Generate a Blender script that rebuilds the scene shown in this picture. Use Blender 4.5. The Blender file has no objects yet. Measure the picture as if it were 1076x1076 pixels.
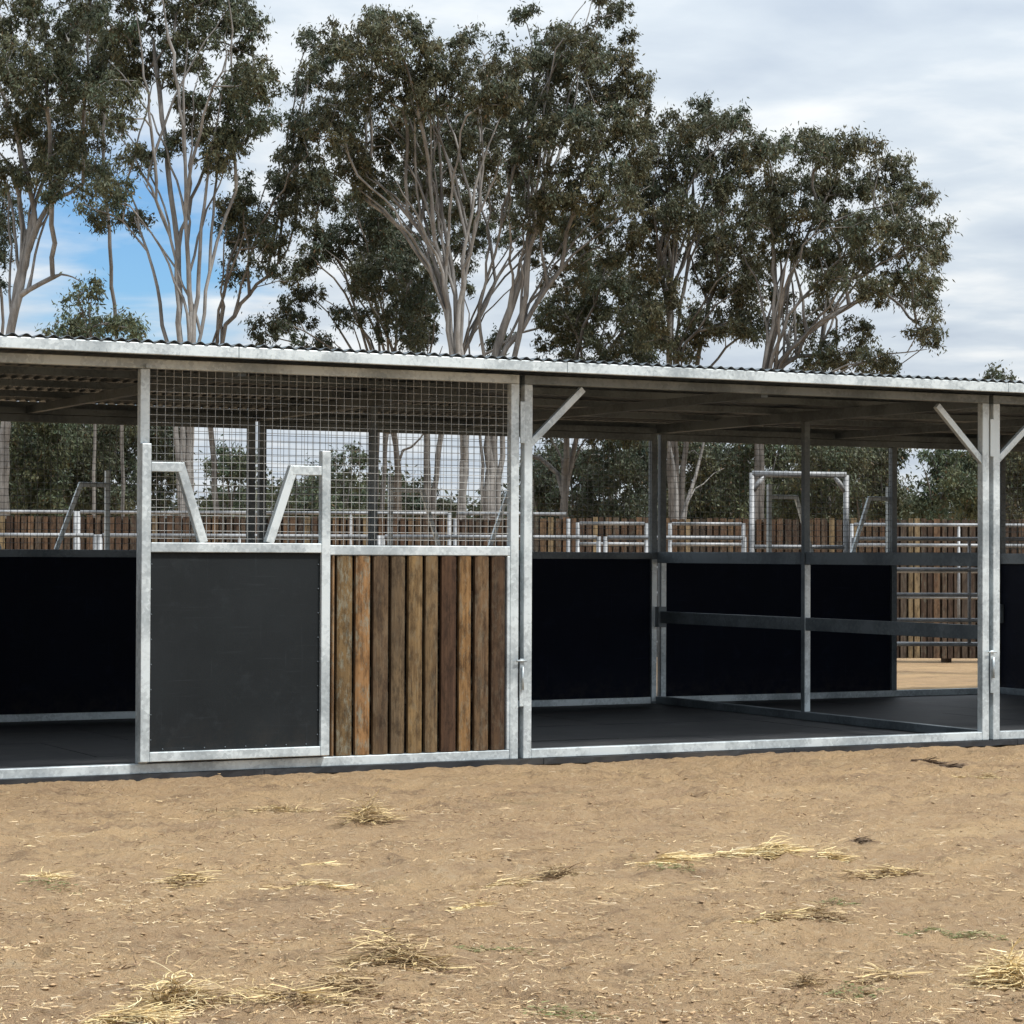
import bpy, math, random
import numpy as np
random.seed(7)
rng = np.random.default_rng(11)
scene = bpy.context.scene
col = scene.collection

# ------------------------------------------------------------------ camera
F, YAW, PITCH, ROLL = 2532.84, 0.4811, 0.0177, 0.0043
CAM = np.array([-6.8437, -13.0107, 1.24])
H, D = 2.3377, 4.3585          # frame height, depth of the stable
def _axes():
    cy, sy = math.cos(YAW), math.sin(YAW)
    f = np.array([sy*math.cos(PITCH), cy*math.cos(PITCH), math.sin(PITCH)])
    r = np.array([cy, -sy, 0.0]); u = np.cross(r, f)
    cr, sr = math.cos(ROLL), math.sin(ROLL)
    return cr*r+sr*u, -sr*r+cr*u, f
RT, UP, FW = _axes()
def ray(x, y): return FW + RT*(x-538)/F + UP*(538-y)/F
def at_depth(x, y, d): return CAM + ray(x, y)*d
def at_y(x, y, Y=0.0):
    r = ray(x, y); return CAM + r*(Y-CAM[1])/r[1]
def at_X(x, y, X):
    r = ray(x, y); return CAM + r*(X-CAM[0])/r[0]
def at_z(x, y, Z=-0.03):
    r = ray(x, y); return CAM + r*(Z-CAM[2])/r[2]

from mathutils import Matrix, Vector
cd = bpy.data.cameras.new('camera'); cam = bpy.data.objects.new('camera', cd); col.objects.link(cam)
cd.sensor_width = 36; cd.sensor_fit = 'HORIZONTAL'; cd.lens = F/1076*36
cd.clip_start = 0.1; cd.clip_end = 3000
M = Matrix.Identity(4)
for i in range(3):
    M[i][0] = RT[i]; M[i][1] = UP[i]; M[i][2] = -FW[i]; M[i][3] = CAM[i]
cam.matrix_world = M
scene.camera = cam
scene.view_settings.view_transform = 'Standard'; scene.view_settings.look = 'None'
scene.view_settings.exposure = 0.2; scene.view_settings.gamma = 1.0

# ------------------------------------------------------------------ node helpers
class NT:
    def __init__(s, nt): s.nt = nt
    def n(s, t, **k):
        o = s.nt.nodes.new(t)
        for a, v in k.items():
            if a.startswith('i_'):
                key = a[2:].replace('_', ' ')
                o.inputs[key].default_value = v
            else: setattr(o, a, v)
        return o
    def l(s, a, b): s.nt.links.new(a, b)
def math_node(N, op, a, b=None, clamp=False):
    m = N.n('ShaderNodeMath', operation=op, use_clamp=clamp)
    for i, v in enumerate((a, b)):
        if v is None: continue
        if isinstance(v, (int, float)): m.inputs[i].default_value = v
        else: N.l(v, m.inputs[i])
    return m.outputs[0]
def noise(N, vec, scale, detail=3, rough=.55, dist=0.0):
    t = N.n('ShaderNodeTexNoise'); t.inputs['Scale'].default_value = scale; t.inputs['Detail'].default_value = detail
    t.inputs['Roughness'].default_value = rough; t.inputs['Distortion'].default_value = dist
    if vec is not None: N.l(vec, t.inputs['Vector'])
    return t.outputs['Fac']
def ramp(N, fac, stops):
    r = N.n('ShaderNodeValToRGB'); e = r.color_ramp.elements
    while len(e) < len(stops): e.new(.5)
    for k, (p, c) in enumerate(stops):
        e[k].position = p; e[k].color = (*c, 1) if len(c) == 3 else c
    N.l(fac, r.inputs[0]); return r.outputs[0]
def mix(N, fac, a, b, mode='MIX'):
    m = N.n('ShaderNodeMix', data_type='RGBA', blend_type=mode)
    if isinstance(fac, (int, float)): m.inputs[0].default_value = fac
    else: N.l(fac, m.inputs[0])
    for i, v in ((6, a), (7, b)):
        if isinstance(v, tuple): m.inputs[i].default_value = (*v, 1) if len(v) == 3 else v
        else: N.l(v, m.inputs[i])
    return m.outputs[2]
def scaled(N, vec, s, loc=(0, 0, 0)):
    m = N.n('ShaderNodeMapping'); m.inputs['Scale'].default_value = s; m.inputs['Location'].default_value = loc
    N.l(vec, m.inputs['Vector']); return m.outputs[0]
def base_mat(name):
    m = bpy.data.materials.new(name); m.use_nodes = True
    N = NT(m.node_tree); b = m.node_tree.nodes['Principled BSDF']
    tc = N.n('ShaderNodeTexCoord')
    return m, N, b, tc.outputs['Object']
def bump(N, b, h, strength, dist):
    bp = N.n('ShaderNodeBump'); bp.inputs['Strength'].default_value = strength; bp.inputs['Distance'].default_value = dist
    N.l(h, bp.inputs['Height']); N.l(bp.outputs[0], b.inputs['Normal'])

# ------------------------------------------------------------------ materials
def mk_galv(name, lo, hi, metal=.55, rough=.42):
    m, N, b, o = base_mat(name)
    big = noise(N, scaled(N, o, (2.6, 2.6, 2.6)), 1.0, 2, .5)  # broad zinc mottling that also paints in patchy reflections along the rails
    sp = N.n('ShaderNodeTexVoronoi'); sp.inputs['Scale'].default_value = 55; N.l(o, sp.inputs['Vector'])
    spf = math_node(N, 'MULTIPLY', sp.outputs['Color'], .22)
    sm = noise(N, o, 18, 4, .6)
    f = math_node(N, 'ADD', math_node(N, 'MULTIPLY', big, 1.25), math_node(N, 'ADD', math_node(N, 'MULTIPLY', sm, .35), spf))
    f = math_node(N, 'SUBTRACT', f, .42)
    c = ramp(N, f, [(.24, lo), (.42, tuple(x*.6+y*.4 for x, y in zip(lo, hi))), (.60, hi)])
    N.l(c, b.inputs['Base Color']); b.inputs['Metallic'].default_value = metal
    r = math_node(N, 'ADD', math_node(N, 'MULTIPLY', sm, .3), rough-.12); N.l(r, b.inputs['Roughness'])
    bump(N, b, sm, .12, .004)
    return m
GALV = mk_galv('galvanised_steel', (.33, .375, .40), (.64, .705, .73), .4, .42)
GALV_DARK = mk_galv('dark_galvanised_steel', (.08, .10, .115), (.16, .19, .21), .4, .5)  # same galvanised steel, interior shade under the roof put into the darker colour
PIPE = mk_galv('galvanised_pipe', (.15, .16, .17), (.34, .35, .36), .25, .5)
GALV_SHADED = mk_galv('shade_tinted_steel', (.12, .14, .15), (.23, .26, .275), .4, .45)  # same steel, with the eave shade on the top beams put into its colour
WIRE = mk_galv('galvanised_wire', (.32, .33, .33), (.52, .53, .52), .3, .5)
def mk_rubber(name, c0, c1, rough, scr=True):
    m, N, b, o = base_mat(name)
    f = noise(N, o, 2.2, 5, .6); c = ramp(N, f, [(.3, c0), (.7, c1)])
    if scr:   # faint scuffs and dust
        s1 = noise(N, scaled(N, o, (3, 3, 70)), 1.0, 3, .6); s2 = noise(N, scaled(N, o, (60, 60, 2.2), (4, 2, 9)), 1.0, 3, .6)
        m1 = math_node(N, 'MULTIPLY', math_node(N, 'SUBTRACT', s1, .62, True), 2.2, True)
        m2 = math_node(N, 'MULTIPLY', math_node(N, 'SUBTRACT', s2, .63, True), 2.2, True)
        dust = math_node(N, 'MULTIPLY', math_node(N, 'SUBTRACT', noise(N, o, 7, 6, .7), .56, True), 1.2, True)
        k = math_node(N, 'ADD', math_node(N, 'ADD', m1, m2), dust, True)
        c = mix(N, k, c, tuple(x*2.6+.01 for x in c1))
    if 'floor' not in name:      # dirt splashed up along the foot
        sz = N.n('ShaderNodeSeparateXYZ'); N.l(o, sz.inputs[0]); sp_ = noise(N, o, 11, 7, .75)
        lo_ = math_node(N, 'SUBTRACT', 1.0, math_node(N, 'DIVIDE', sz.outputs[2], .38), True)
        c = mix(N, math_node(N, 'MULTIPLY', math_node(N, 'MULTIPLY', lo_, lo_), math_node(N, 'MULTIPLY', math_node(N, 'SUBTRACT', sp_, .40, True), 2.2)), c, (.055, .045, .035))
    else:                        # tracked-in dust
        sp_ = noise(N, scaled(N, o, (1.2, 3.5, 1)), 1.0, 8, .72)
        c = mix(N, math_node(N, 'MULTIPLY', ramp(N, sp_, [(.5, (0, 0, 0)), (.72, (1, 1, 1))]), .35), c, (.13, .11, .085))
    N.l(c, b.inputs['Base Color']); b.inputs['Roughness'].default_value = rough
    b.inputs['Specular IOR Level'].default_value = .12 if 'wall' in name else (.2 if 'floor' in name else .24)
    bump(N, b, noise(N, o, 120, 3, .6), .25, .002)
    return m
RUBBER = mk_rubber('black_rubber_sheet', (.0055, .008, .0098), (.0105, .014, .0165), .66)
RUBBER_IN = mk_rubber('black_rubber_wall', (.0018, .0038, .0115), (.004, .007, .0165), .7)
MAT = mk_rubber('rubber_floor_mat', (.018, .020, .023), (.040, .042, .046), .55)
WIRE_OLD = mk_galv('dull_wire', (.09, .095, .095), (.17, .175, .17), .3, .6)
m, N, b, o = base_mat('zincalume_roof')
f = noise(N, scaled(N, o, (1, .4, 1)), 3, 4, .6)
N.l(ramp(N, f, [(.3, (.075, .093, .108)), (.7, (.13, .152, .17))]), b.inputs['Base Color'])
b.inputs['Metallic'].default_value = .55; b.inputs['Roughness'].default_value = .45
ROOF = m
def mk_wood(name, dark=1.0):
    m, N, b, o = base_mat(name)
    at = N.n('ShaderNodeAttribute', attribute_name='bcol'); rn = N.n('ShaderNodeAttribute', attribute_name='rnd')
    off = N.n('ShaderNodeCombineXYZ'); N.l(math_node(N, 'MULTIPLY', rn.outputs['Fac'], 37.0), off.inputs[0]); N.l(math_node(N, 'MULTIPLY', rn.outputs['Fac'], 91.0), off.inputs[2])
    va = N.n('ShaderNodeVectorMath', operation='ADD'); N.l(o, va.inputs[0]); N.l(off.outputs[0], va.inputs[1]); v = va.outputs[0]
    g = noise(N, scaled(N, v, (55, 55, 2.4)), 1.0, 5, .65, .9)
    g2 = noise(N, scaled(N, v, (14, 14, 1.6)), 1.0, 4, .6, .6)
    pt = noise(N, scaled(N, v, (30, 30, 11)), 1.0, 6, .78)
    c = mix(N, ramp(N, g, [(.32, (0, 0, 0)), (.62, (1, 1, 1))]), mix(N, 1.0, at.outputs['Color'], (.38, .33, .30), 'MULTIPLY'), at.outputs['Color'])
    c = mix(N, ramp(N, g2, [(.4, (0, 0, 0)), (.75, (1, 1, 1))]), c, mix(N, 1.0, at.outputs['Color'], (1.35, 1.3, 1.15), 'MULTIPLY'))
    # weathered silver-green patches, stronger on some boards
    wm = math_node(N, 'MULTIPLY', ramp(N, pt, [(.50, (0, 0, 0)), (.62, (1, 1, 1))]), math_node(N, 'MULTIPLY', math_node(N, 'FRACT', math_node(N, 'MULTIPLY', rn.outputs['Fac'], 7.31)), .85))
    c = mix(N, wm, c, (.27*dark, .245*dark, .18*dark))
    md = noise(N, scaled(N, v, (26, 26, 9), (3, 1, 7)), 1.0, 6, .75)
    c = mix(N, math_node(N, 'MULTIPLY', ramp(N, md, [(.38, (1, 1, 1)), (.55, (0, 0, 0))]), .8), c, mix(N, 1.0, c, (.34, .32, .30), 'MULTIPLY'))
    # knots
    vo = N.n('ShaderNodeTexVoronoi'); vo.inputs['Scale'].default_value = 1.0; N.l(scaled(N, v, (9, 9, 1.9)), vo.inputs['Vector'])
    kn = ramp(N, vo.outputs['Distance'], [(.05, (1, 1, 1)), (.13, (0, 0, 0))])
    c = mix(N, math_node(N, 'MULTIPLY', kn, .8), c, (.05, .032, .02))
    c = mix(N, 1.0, c, (.78, .85, .90), 'MULTIPLY')
    N.l(c, b.inputs['Base Color']); b.inputs['Roughness'].default_value = .82; b.inputs['Specular IOR Level'].default_value = .25
    bump(N, b, g, .55, .004)
    return m
WOOD = mk_wood('reclaimed_timber'); FWOOD = mk_wood('fence_timber', .6)
# dirt
m, N, b, o = base_mat('sandy_dirt')
big = noise(N, scaled(N, o, (.35, .8, 1)), 1.0, 4, .6); mid = noise(N, scaled(N, o, (1.6, 3.0, 1)), 1.0, 8, .72); fine = noise(N, o, 38, 6, .75); vf = noise(N, o, 170, 3, .7)
c = ramp(N, big, [(.30, (.53, .355, .205)), (.52, (.66, .45, .25)), (.74, (.73, .52, .295))])
c = mix(N, ramp(N, mid, [(.42, (0, 0, 0)), (.62, (.9, .9, .9))]), c, (.50, .34, .205))
pat = noise(N, scaled(N, o, (2.4, 3.6, 1), (8, 3, 1)), 1.0, 8, .8)
c = mix(N, math_node(N, 'MULTIPLY', ramp(N, pat, [(.53, (0, 0, 0)), (.64, (1, 1, 1))]), .8), c, (.27, .18, .11))
c = mix(N, math_node(N, 'MULTIPLY', ramp(N, pat, [(.34, (1, 1, 1)), (.43, (0, 0, 0))]), .6), c, (.70, .54, .35))
c = mix(N, math_node(N, 'MULTIPLY', ramp(N, fine, [(.5, (0, 0, 0)), (.72, (1, 1, 1))]), .6), c, (.70, .56, .37))
c = mix(N, math_node(N, 'MULTIPLY', ramp(N, fine, [(.3, (1, 1, 1)), (.46, (0, 0, 0))]), .5), c, (.34, .23, .14))
c = mix(N, math_node(N, 'MULTIPLY', ramp(N, vf, [(.34, (1, 1, 1)), (.48, (0, 0, 0))]), .3), c, (.27, .185, .115))
grs = noise(N, scaled(N, o, (.9, .9, 1), (3.7, 1.2, 0)), 1.0, 7, .75)
c = mix(N, math_node(N, 'MULTIPLY', ramp(N, grs, [(.60, (0, 0, 0)), (.72, (1, 1, 1))]), .5), c, (.20, .18, .09))
N.l(c, b.inputs['Base Color']); b.inputs['Roughness'].default_value = .95; b.inputs['Specular IOR Level'].default_value = .15
hh = math_node(N, 'ADD', math_node(N, 'MULTIPLY', fine, 1.0), math_node(N, 'MULTIPLY', vf, .4))
bump(N, b, hh, 1.0, .05)
DIRT = m
def mk_attr_mat(name, rough=.9, transl=0.0, tint=1.0):
    m, N, b, o = base_mat(name)
    at = N.n('ShaderNodeAttribute', attribute_name='bcol')
    N.l(at.outputs['Color'], b.inputs['Base Color']); b.inputs['Roughness'].default_value = rough
    b.inputs['Specular IOR Level'].default_value = .25
    if transl > 0:
        t = N.n('ShaderNodeBsdfTranslucent'); N.l(at.outputs['Color'], t.inputs['Color'])
        ms = N.n('ShaderNodeMixShader'); ms.inputs[0].default_value = transl
        out = m.node_tree.nodes['Material Output']
        N.l(b.outputs[0], ms.inputs[1]); N.l(t.outputs[0], ms.inputs[2]); N.l(ms.outputs[0], out.inputs['Surface'])
    return m
LEAF = mk_attr_mat('gum_leaf', .5, .28)
STRAW = mk_attr_mat('straw', .75, .15)
WEED = mk_attr_mat('weed_leaf', .6, .25)
def mk_bark(name, a, bb, cc):
    m, N, b, o = base_mat(name)
    n1 = noise(N, scaled(N, o, (3, 3, .8)), 1.0, 5, .65); n2 = noise(N, scaled(N, o, (16, 16, 2)), 1.0, 4, .7)
    c = ramp(N, n1, [(.34, cc), (.47, a), (.66, bb)])
    c = mix(N, math_node(N, 'MULTIPLY', ramp(N, n2, [(.4, (1, 1, 1)), (.55, (0, 0, 0))]), .45), c, cc)
    N.l(c, b.inputs['Base Color']); b.inputs['Roughness'].default_value = .85
    return m
BARK_PALE = mk_bark('pale_gum_bark', (.175, .172, .168), (.32, .318, .312), (.088, .085, .082))
BARK_MID = mk_bark('grey_gum_bark', (.125, .120, .115), (.245, .238, .23), (.07, .066, .062))
BARK_DARK = mk_bark('dark_bark', (.085, .075, .065), (.15, .13, .11), (.045, .04, .035))

# ------------------------------------------------------------------ mesh builder
class MB:
    def __init__(s): s.v = []; s.f = []; s.c = []; s.r = []; s.sm = []
    def add(s, vs, fs, colr=None, rnd=0., smooth=False):
        o = len(s.v); s.v += [tuple(map(float, p)) for p in vs]
        for f in fs:
            s.f.append(tuple(i+o for i in f)); s.c.append(colr or (1, 1, 1)); s.r.append(rnd); s.sm.append(smooth)
        return s
    def box(s, a, b, **k):
        x0, x1 = sorted((a[0], b[0])); y0, y1 = sorted((a[1], b[1])); z0, z1 = sorted((a[2], b[2]))
        vs = [(x, y, z) for x in (x0, x1) for y in (y0, y1) for z in (z0, z1)]
        return s.add(vs, [(0, 1, 3, 2), (4, 6, 7, 5), (0, 4, 5, 1), (2, 3, 7, 6), (0, 2, 6, 4), (1, 5, 7, 3)], **k)
    def bar(s, p, q, w, h=None, up=(0, 1, 0), **k):
        """square bar from p to q; w in the plane across 'up', h along 'up'"""
        h = h or w; p = np.array(p, float); q = np.array(q, float); d = q-p; d /= np.linalg.norm(d)
        u = np.array(up, float); sd = np.cross(d, u); sd /= np.linalg.norm(sd); u = np.cross(sd, d)
        vs = [e+sd*a*w/2+u*b_*h/2 for e in (p, q) for a, b_ in ((-1, -1), (1, -1), (1, 1), (-1, 1))]
        return s.add(vs, [(0, 1, 2, 3), (7, 6, 5, 4), (0, 4, 5, 1), (1, 5, 6, 2), (2, 6, 7, 3), (3, 7, 4, 0)], **k)
    def tube(s, pts, rs, n=8, cap=True, **k):
        pts = [np.array(p, float) for p in pts]
        if isinstance(rs, (int, float)): rs = [rs]*len(pts)
        vs = []; fs = []; prev = None
        for i, p in enumerate(pts):
            d = pts[min(i+1, len(pts)-1)]-pts[max(i-1, 0)]; d /= (np.linalg.norm(d)+1e-9)
            if prev is None:
                a = np.array([0, 0, 1.]) if abs(d[2]) < .9 else np.array([1., 0, 0]); u = np.cross(d, a)
            else: u = prev-d*np.dot(prev, d)
            u /= (np.linalg.norm(u)+1e-9); prev = u; w = np.cross(d, u)
            for j in range(n):
                t = 2*math.pi*j/n; vs.append(p+(u*math.cos(t)+w*math.sin(t))*rs[i])
        for i in range(len(pts)-1):
            for j in range(n):
                a = i*n+j; b_ = i*n+(j+1) % n; fs.append((a, b_, b_+n, a+n))
        if cap: fs.append(tuple(range(n-1, -1, -1))); fs.append(tuple((len(pts)-1)*n+j for j in range(n)))
        k.setdefault('smooth', True)
        return s.add(vs, fs, **k)
    def build(s, name, mat, parent=None, bevel=0.0, attrs=False):
        me = bpy.data.meshes.new(name)
        org = np.array(parent_world(parent)) if parent is not None else np.zeros(3)
        vv = np.array(s.v)-org
        me.from_pydata(vv.tolist(), [], s.f); me.materials.append(mat)
        me.polygons.foreach_set('use_smooth', s.sm)
        if attrs:
            a = me.attributes.new('bcol', 'FLOAT_COLOR', 'FACE'); a.data.foreach_set('color', np.array([(*c, 1) for c in s.c], dtype=np.float32).ravel())
            a = me.attributes.new('rnd', 'FLOAT', 'FACE'); a.data.foreach_set('value', np.array(s.r, dtype=np.float32))
        o = bpy.data.objects.new(name, me); col.objects.link(o)
        if parent is not None: o.parent = parent
        if bevel:
            bv = o.modifiers.new('bevel', 'BEVEL'); bv.width = bevel; bv.segments = 2; bv.limit_method = 'ANGLE'
        return o
def parent_world(o):
    p = Vector((0, 0, 0))
    while o is not None: p = p+o.location; o = o.parent
    return tuple(p)
def tag(o, label=None, cat=None, group=None, kind=None):
    if label: o['label'] = label
    if cat: o['category'] = cat
    if group: o['group'] = group
    if kind: o['kind'] = kind
    return o
def empty(name, loc, label, cat, group=None):
    o = bpy.data.objects.new(name, None); col.objects.link(o); o.location = tuple(map(float, loc)); o.empty_display_size = .3
    return tag(o, label, cat, group)
def fast_mesh(name, V, Fq, mat, colors=None, parent=None, rnd=None):
    """numpy quads or triangles; V (n,3), Fq (m,k)"""
    k = Fq.shape[1]; me = bpy.data.meshes.new(name)
    org = np.array(parent_world(parent)) if parent is not None else np.zeros(3)
    me.vertices.add(len(V)); me.vertices.foreach_set('co', (V-org).astype(np.float32).ravel())
    me.loops.add(len(Fq)*k); me.loops.foreach_set('vertex_index', Fq.astype(np.int32).ravel())
    me.polygons.add(len(Fq)); me.polygons.foreach_set('loop_start', np.arange(0, len(Fq)*k, k, dtype=np.int32))
    me.polygons.foreach_set('loop_total', np.full(len(Fq), k, dtype=np.int32))
    if colors is not None:
        a = me.attributes.new('bcol', 'FLOAT_COLOR', 'FACE'); cc = np.ones((len(Fq), 4), dtype=np.float32); cc[:, :3] = colors; a.data.foreach_set('color', cc.ravel())
    me.materials.append(mat); me.update(calc_edges=True); me.validate()
    o = bpy.data.objects.new(name, me); col.objects.link(o)
    if parent is not None: o.parent = parent
    return o

# ------------------------------------------------------------------ value noise (numpy)
def vnoise(x, y, seed=0):
    xi = np.floor(x).astype(np.int64); yi = np.floor(y).astype(np.int64); fx = x-xi; fy = y-yi
    fx = fx*fx*(3-2*fx); fy = fy*fy*(3-2*fy)
    def h(a, b):
        n = (a*374761393+b*668265263+seed*974711) & 0x7fffffff
        n = ((n ^ (n >> 13))*1274126177) & 0x7fffffff
        return ((n ^ (n >> 16)) & 0xffff)/65535.
    return (h(xi, yi)*(1-fx)+h(xi+1, yi)*fx)*(1-fy)+(h(xi, yi+1)*(1-fx)+h(xi+1, yi+1)*fx)*fy-.5
def ground_h(x, y):
    x = np.asarray(x, float); y = np.asarray(y, float)
    z = vnoise(x*.7, y*.9, 1)*.05+vnoise(x*2.3+.3*y, y*3.1, 2)*.05+vnoise(x*6.1, y*7.3, 3)*.032+vnoise(x*15, y*17, 4)*.034+vnoise(x*31, y*33, 5)*.021*(.5+1.5*np.clip(vnoise(x*1.3,y*2.,8)+.5,0,1))
    fr = np.clip(-y/.5, 0, 1); fr = fr*fr*(3-2*fr)          # calmer close to and under the stable
    far = np.clip(1-(np.abs(x)+np.abs(y))/60, 0, 1)
    lip = np.clip(1-np.abs(y+.16)/.10, 0, 1)*(x > -12)*(x < 13); z = z+lip*(.022+vnoise(x*7, y*7, 12)*.03+vnoise(x*19, y*19, 13)*.02)
    inside = (y > -.04) & (y < D+.25) & (x > -12) & (x < 14.6)
    z = z*(.35+.65*fr)*far-.036-.02*fr*0
    z = np.where(inside, np.minimum(z, -.045), z)
    return z

# ================================================================== SETTING
def axis(lo, hi, step, far, g=1.22):
    a = list(np.arange(lo, hi+step/2, step)); s = step; x = hi
    while x < far: s *= g; x += s; a.append(x)
    s = step; x = lo; pre = []
    while x > -far: s *= g; x -= s; pre.append(x)
    return np.array(pre[::-1]+a)
gx = axis(-6.6, 6.2, .024, 700); gy = axis(-8.2, -.0, .024, 700)
GX, GY = np.meshgrid(gx, gy, indexing='xy'); GZ = ground_h(GX, GY)
V = np.stack([GX.ravel(), GY.ravel(), GZ.ravel()], 1)
nx, ny = len(gx), len(gy)
ii, jj = np.meshgrid(np.arange(nx-1), np.arange(ny-1)); a0 = (jj*nx+ii).ravel()
gr = fast_mesh('ground', V, np.stack([a0, a0+1, a0+1+nx, a0+nx], 1), DIRT)
gr.data.polygons.foreach_set('use_smooth', np.ones(len(gr.data.polygons), dtype=bool))
tag(gr, 'bare tan dirt ground in front of and behind the stable', None, None, 'structure')

# ================================================================== STABLE
GAP = .018
S = .056                                   # square section
stable = empty('stable', (0, 0, 0), 'long open-fronted steel horse stable with corrugated roof, black rubber walls and timber clad panel', 'stable')
stable.location = (0, 0, 0)
def fx(px, py=600): return at_y(px, py, 0)[0]
def fz(px, py): return at_y(px, py, 0)[2]
XL, XR = -9.0, 12.8
bays = [-7.2, -3.6, 0.0, 3.6, 7.2, 10.8]
# --- roof
roofz = H+.062
def corrug(x): return .0085*np.sin(2*math.pi*x/.076)
xs = np.arange(XL, XR, .076/10); ys = np.array([-.335, .6, 1.7, 2.8, D+.28])
RX, RY = np.meshgrid(xs, ys); RZ = roofz+.0095+corrug(RX)-.008*(RY+.3)
V = np.stack([RX.ravel(), RY.ravel(), RZ.ravel()], 1); V2 = V.copy(); V2[:, 2] += .0016
n1 = len(xs); ii, jj = np.meshgrid(np.arange(n1-1), np.arange(len(ys)-1)); a0 = (jj*n1+ii).ravel(); nv = len(V)
q = np.stack([a0, a0+n1, a0+1+n1, a0+1], 1); q2 = np.stack([a0, a0+1, a0+1+n1, a0+n1], 1)+nv
k = np.arange(n1-1); edge = np.stack([k, k+1, k+1+nv, k+nv], 1)
roof = fast_mesh('roof', np.concatenate([V, V2]), np.concatenate([q, q2, edge]), ROOF, parent=stable)
roof.data.polygons.foreach_set('use_smooth', np.ones(len(roof.data.polygons), dtype=bool))
fasc_cuts = [XL, fx(238, 366)-.05, fx(569, 380), 3.5, 7.1, XR]
for a, b_ in zip(fasc_cuts[:-1], fasc_cuts[1:]):
    MB().box((a+.0015, -.33, roofz-.064), (b_-.0015, -.29, roofz-.001)).build('fascia', GALV, roof, .004)
for y in (.62, 1.5, 2.45, 3.4):
    MB().box((XL, y, roofz-.05-.008*y), (XR, y+.045, roofz-.003-.008*(y+.3))).build('purlin', GALV_DARK, roof)
MB().box((XL, D+.10, roofz-.09), (XR, D+.16, roofz-.042)).build('purlin', GALV_DARK, roof)
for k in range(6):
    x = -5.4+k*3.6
    MB().box((x-.025, S/2+.001, H-.075), (x+.025, D-S/2-.001, H-.02)).build('rafter', GALV_DARK, roof)
# --- top beams and posts, front
HS = S/2
def wpart(mb, name, mat=None, parent=None, bev=.004): return mb.build(name, mat or GALV, parent or stable, bev)
for i in range(len(bays)-1):
    x0, x1 = bays[i], bays[i+1]
    wpart(MB().box((x0+GAP, -HS, H-S), (x1-GAP, HS, H-.001)), 'top_beam', GALV if i == 1 else GALV_SHADED)
    for x in (x0+GAP+HS, x1-GAP-HS):
        if x < 9:
            p = wpart(MB().box((x-HS, -HS, .0), (x+HS, HS, H-S-.001)), 'post')
            if x > -1 and x < 5:
                pass
    if i != 1:
        wpart(MB().box((x0+GAP+S+.001, -HS+.002, 0), (x1-GAP-S-.001, HS-.002, S)), 'base_rail')
# base rail across bay 1 (doorway + panel)
xp = fx(151, 600)                          # left stile of the clad panel
wpart(MB().box((-3.6+GAP+S+.001, -HS+.002, 0), (-GAP-S-.001, HS-.002, S)), 'base_rail')
# connector plates between paired posts
for x in (0, 3.6):
    for (za, zb, w) in ((fz(545, 466), fz(545, 422), .03), (fz(545, 742), fz(545, 692), .026)):
        c = MB().box((x-w/2, -HS-.012, za), (x+w/2, -HS-.001, zb)); zc = (za+zb)/2
        wpart(c, 'connector_plate', None, None, .003)
    MB().tube([(x, -HS-.024, .42), (x, -HS-.024, .56)], .008, 8).build('connector_pin', GALV, stable)
    zz = fz(545, 694); MB().tube([(x-.04, -HS-.02, zz), (x+.03, -HS-.02, zz)], .006, 8).build('latch_pin', GALV, stable)
# --- clad front panel: frame, mesh, boards
def rx(px, py, Y): return at_y(px, py, Y)[0]
xl, xr = fx(146, 430), -GAP-S-.001
fr = MB()
zt, zm0, zm1 = H-S-.001, fz(430, 583.5), fz(430, 573.5)
pl = fx(146, 430); 
fr.box((pl, -HS, S+.001), (pl+S, HS, zt))
fr.box((pl+S+.001, -HS, zm0), (xr-.001, HS, zm1))
fr.box((fx(530.8, 650), -HS+.001, S+.001), (xr-.0005, HS-.001, zm0-.001))
clad = wpart(fr, 'clad_panel')
# wood backing rail low
bl = fx(341, 680); bcols = [(0.295, 0.168, 0.084), (0.165, 0.102, 0.048), (0.295, 0.153, 0.066), (0.137, 0.084, 0.047), (0.159, 0.104, 0.058), (0.243, 0.149, 0.068), (0.188, 0.118, 0.061), (0.086, 0.044, 0.025), (0.294, 0.158, 0.064), (0.157, 0.092, 0.049), (0.086, 0.048, 0.027)]
edges = [(300, 322), (325, 398), (403, 472), (477, 548), (553, 618), (624, 690), (695, 755), (762, 832), (836, 893), (902, 968), (972, 1036)]
bw = MB()
# boards that carry on behind the sliding door
step = .118
xb = fx(270+300/3.985, 680)-.01
kk = 0
while xb-.105 > pl+S:
    c = bcols[(kk*3+2) % 11]; bw.box((xb-.105, -.014, S+.004), (xb, .010, zm0-.004), colr=c, rnd=random.random()); xb -= .118; kk += 1
for (e0, e1), c in zip(edges, bcols):
    a, b_ = fx(270+e0/3.985, 680)+.008, fx(270+e1/3.985, 680)-.008
    dz = random.uniform(-.003, .003); yy = random.uniform(-.003, .003)
    # slightly barrel-faced board
    n = 5; vs = []
    for z in (S+.003, zm0-.003+0*dz):
        for j in range(n+1):
            t = j/n; vs.append((a+(b_-a)*t, -.018+yy-.007*math.sin(math.pi*t)**.5, z))
        vs.append((b_, .012+yy, z)); vs.append((a, .012+yy, z))
    m_ = n+3; fs = [(j, j+1, j+1+m_, j+m_) for j in range(m_-1)]+[(m_-1, 0, m_, 2*m_-1), tuple(range(m_-1, -1, -1)), tuple(range(m_, 2*m_))]
    bw.add(vs, fs, colr=c, rnd=random.random())
bw.box((pl+S+.002, .018, .35), (xr-.003, .028, .42), colr=(.05, .03, .02), rnd=.5)
bw.box((pl+S+.002, .018, .95), (xr-.003, .028, 1.02), colr=(.05, .03, .02), rnd=.5)
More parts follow.
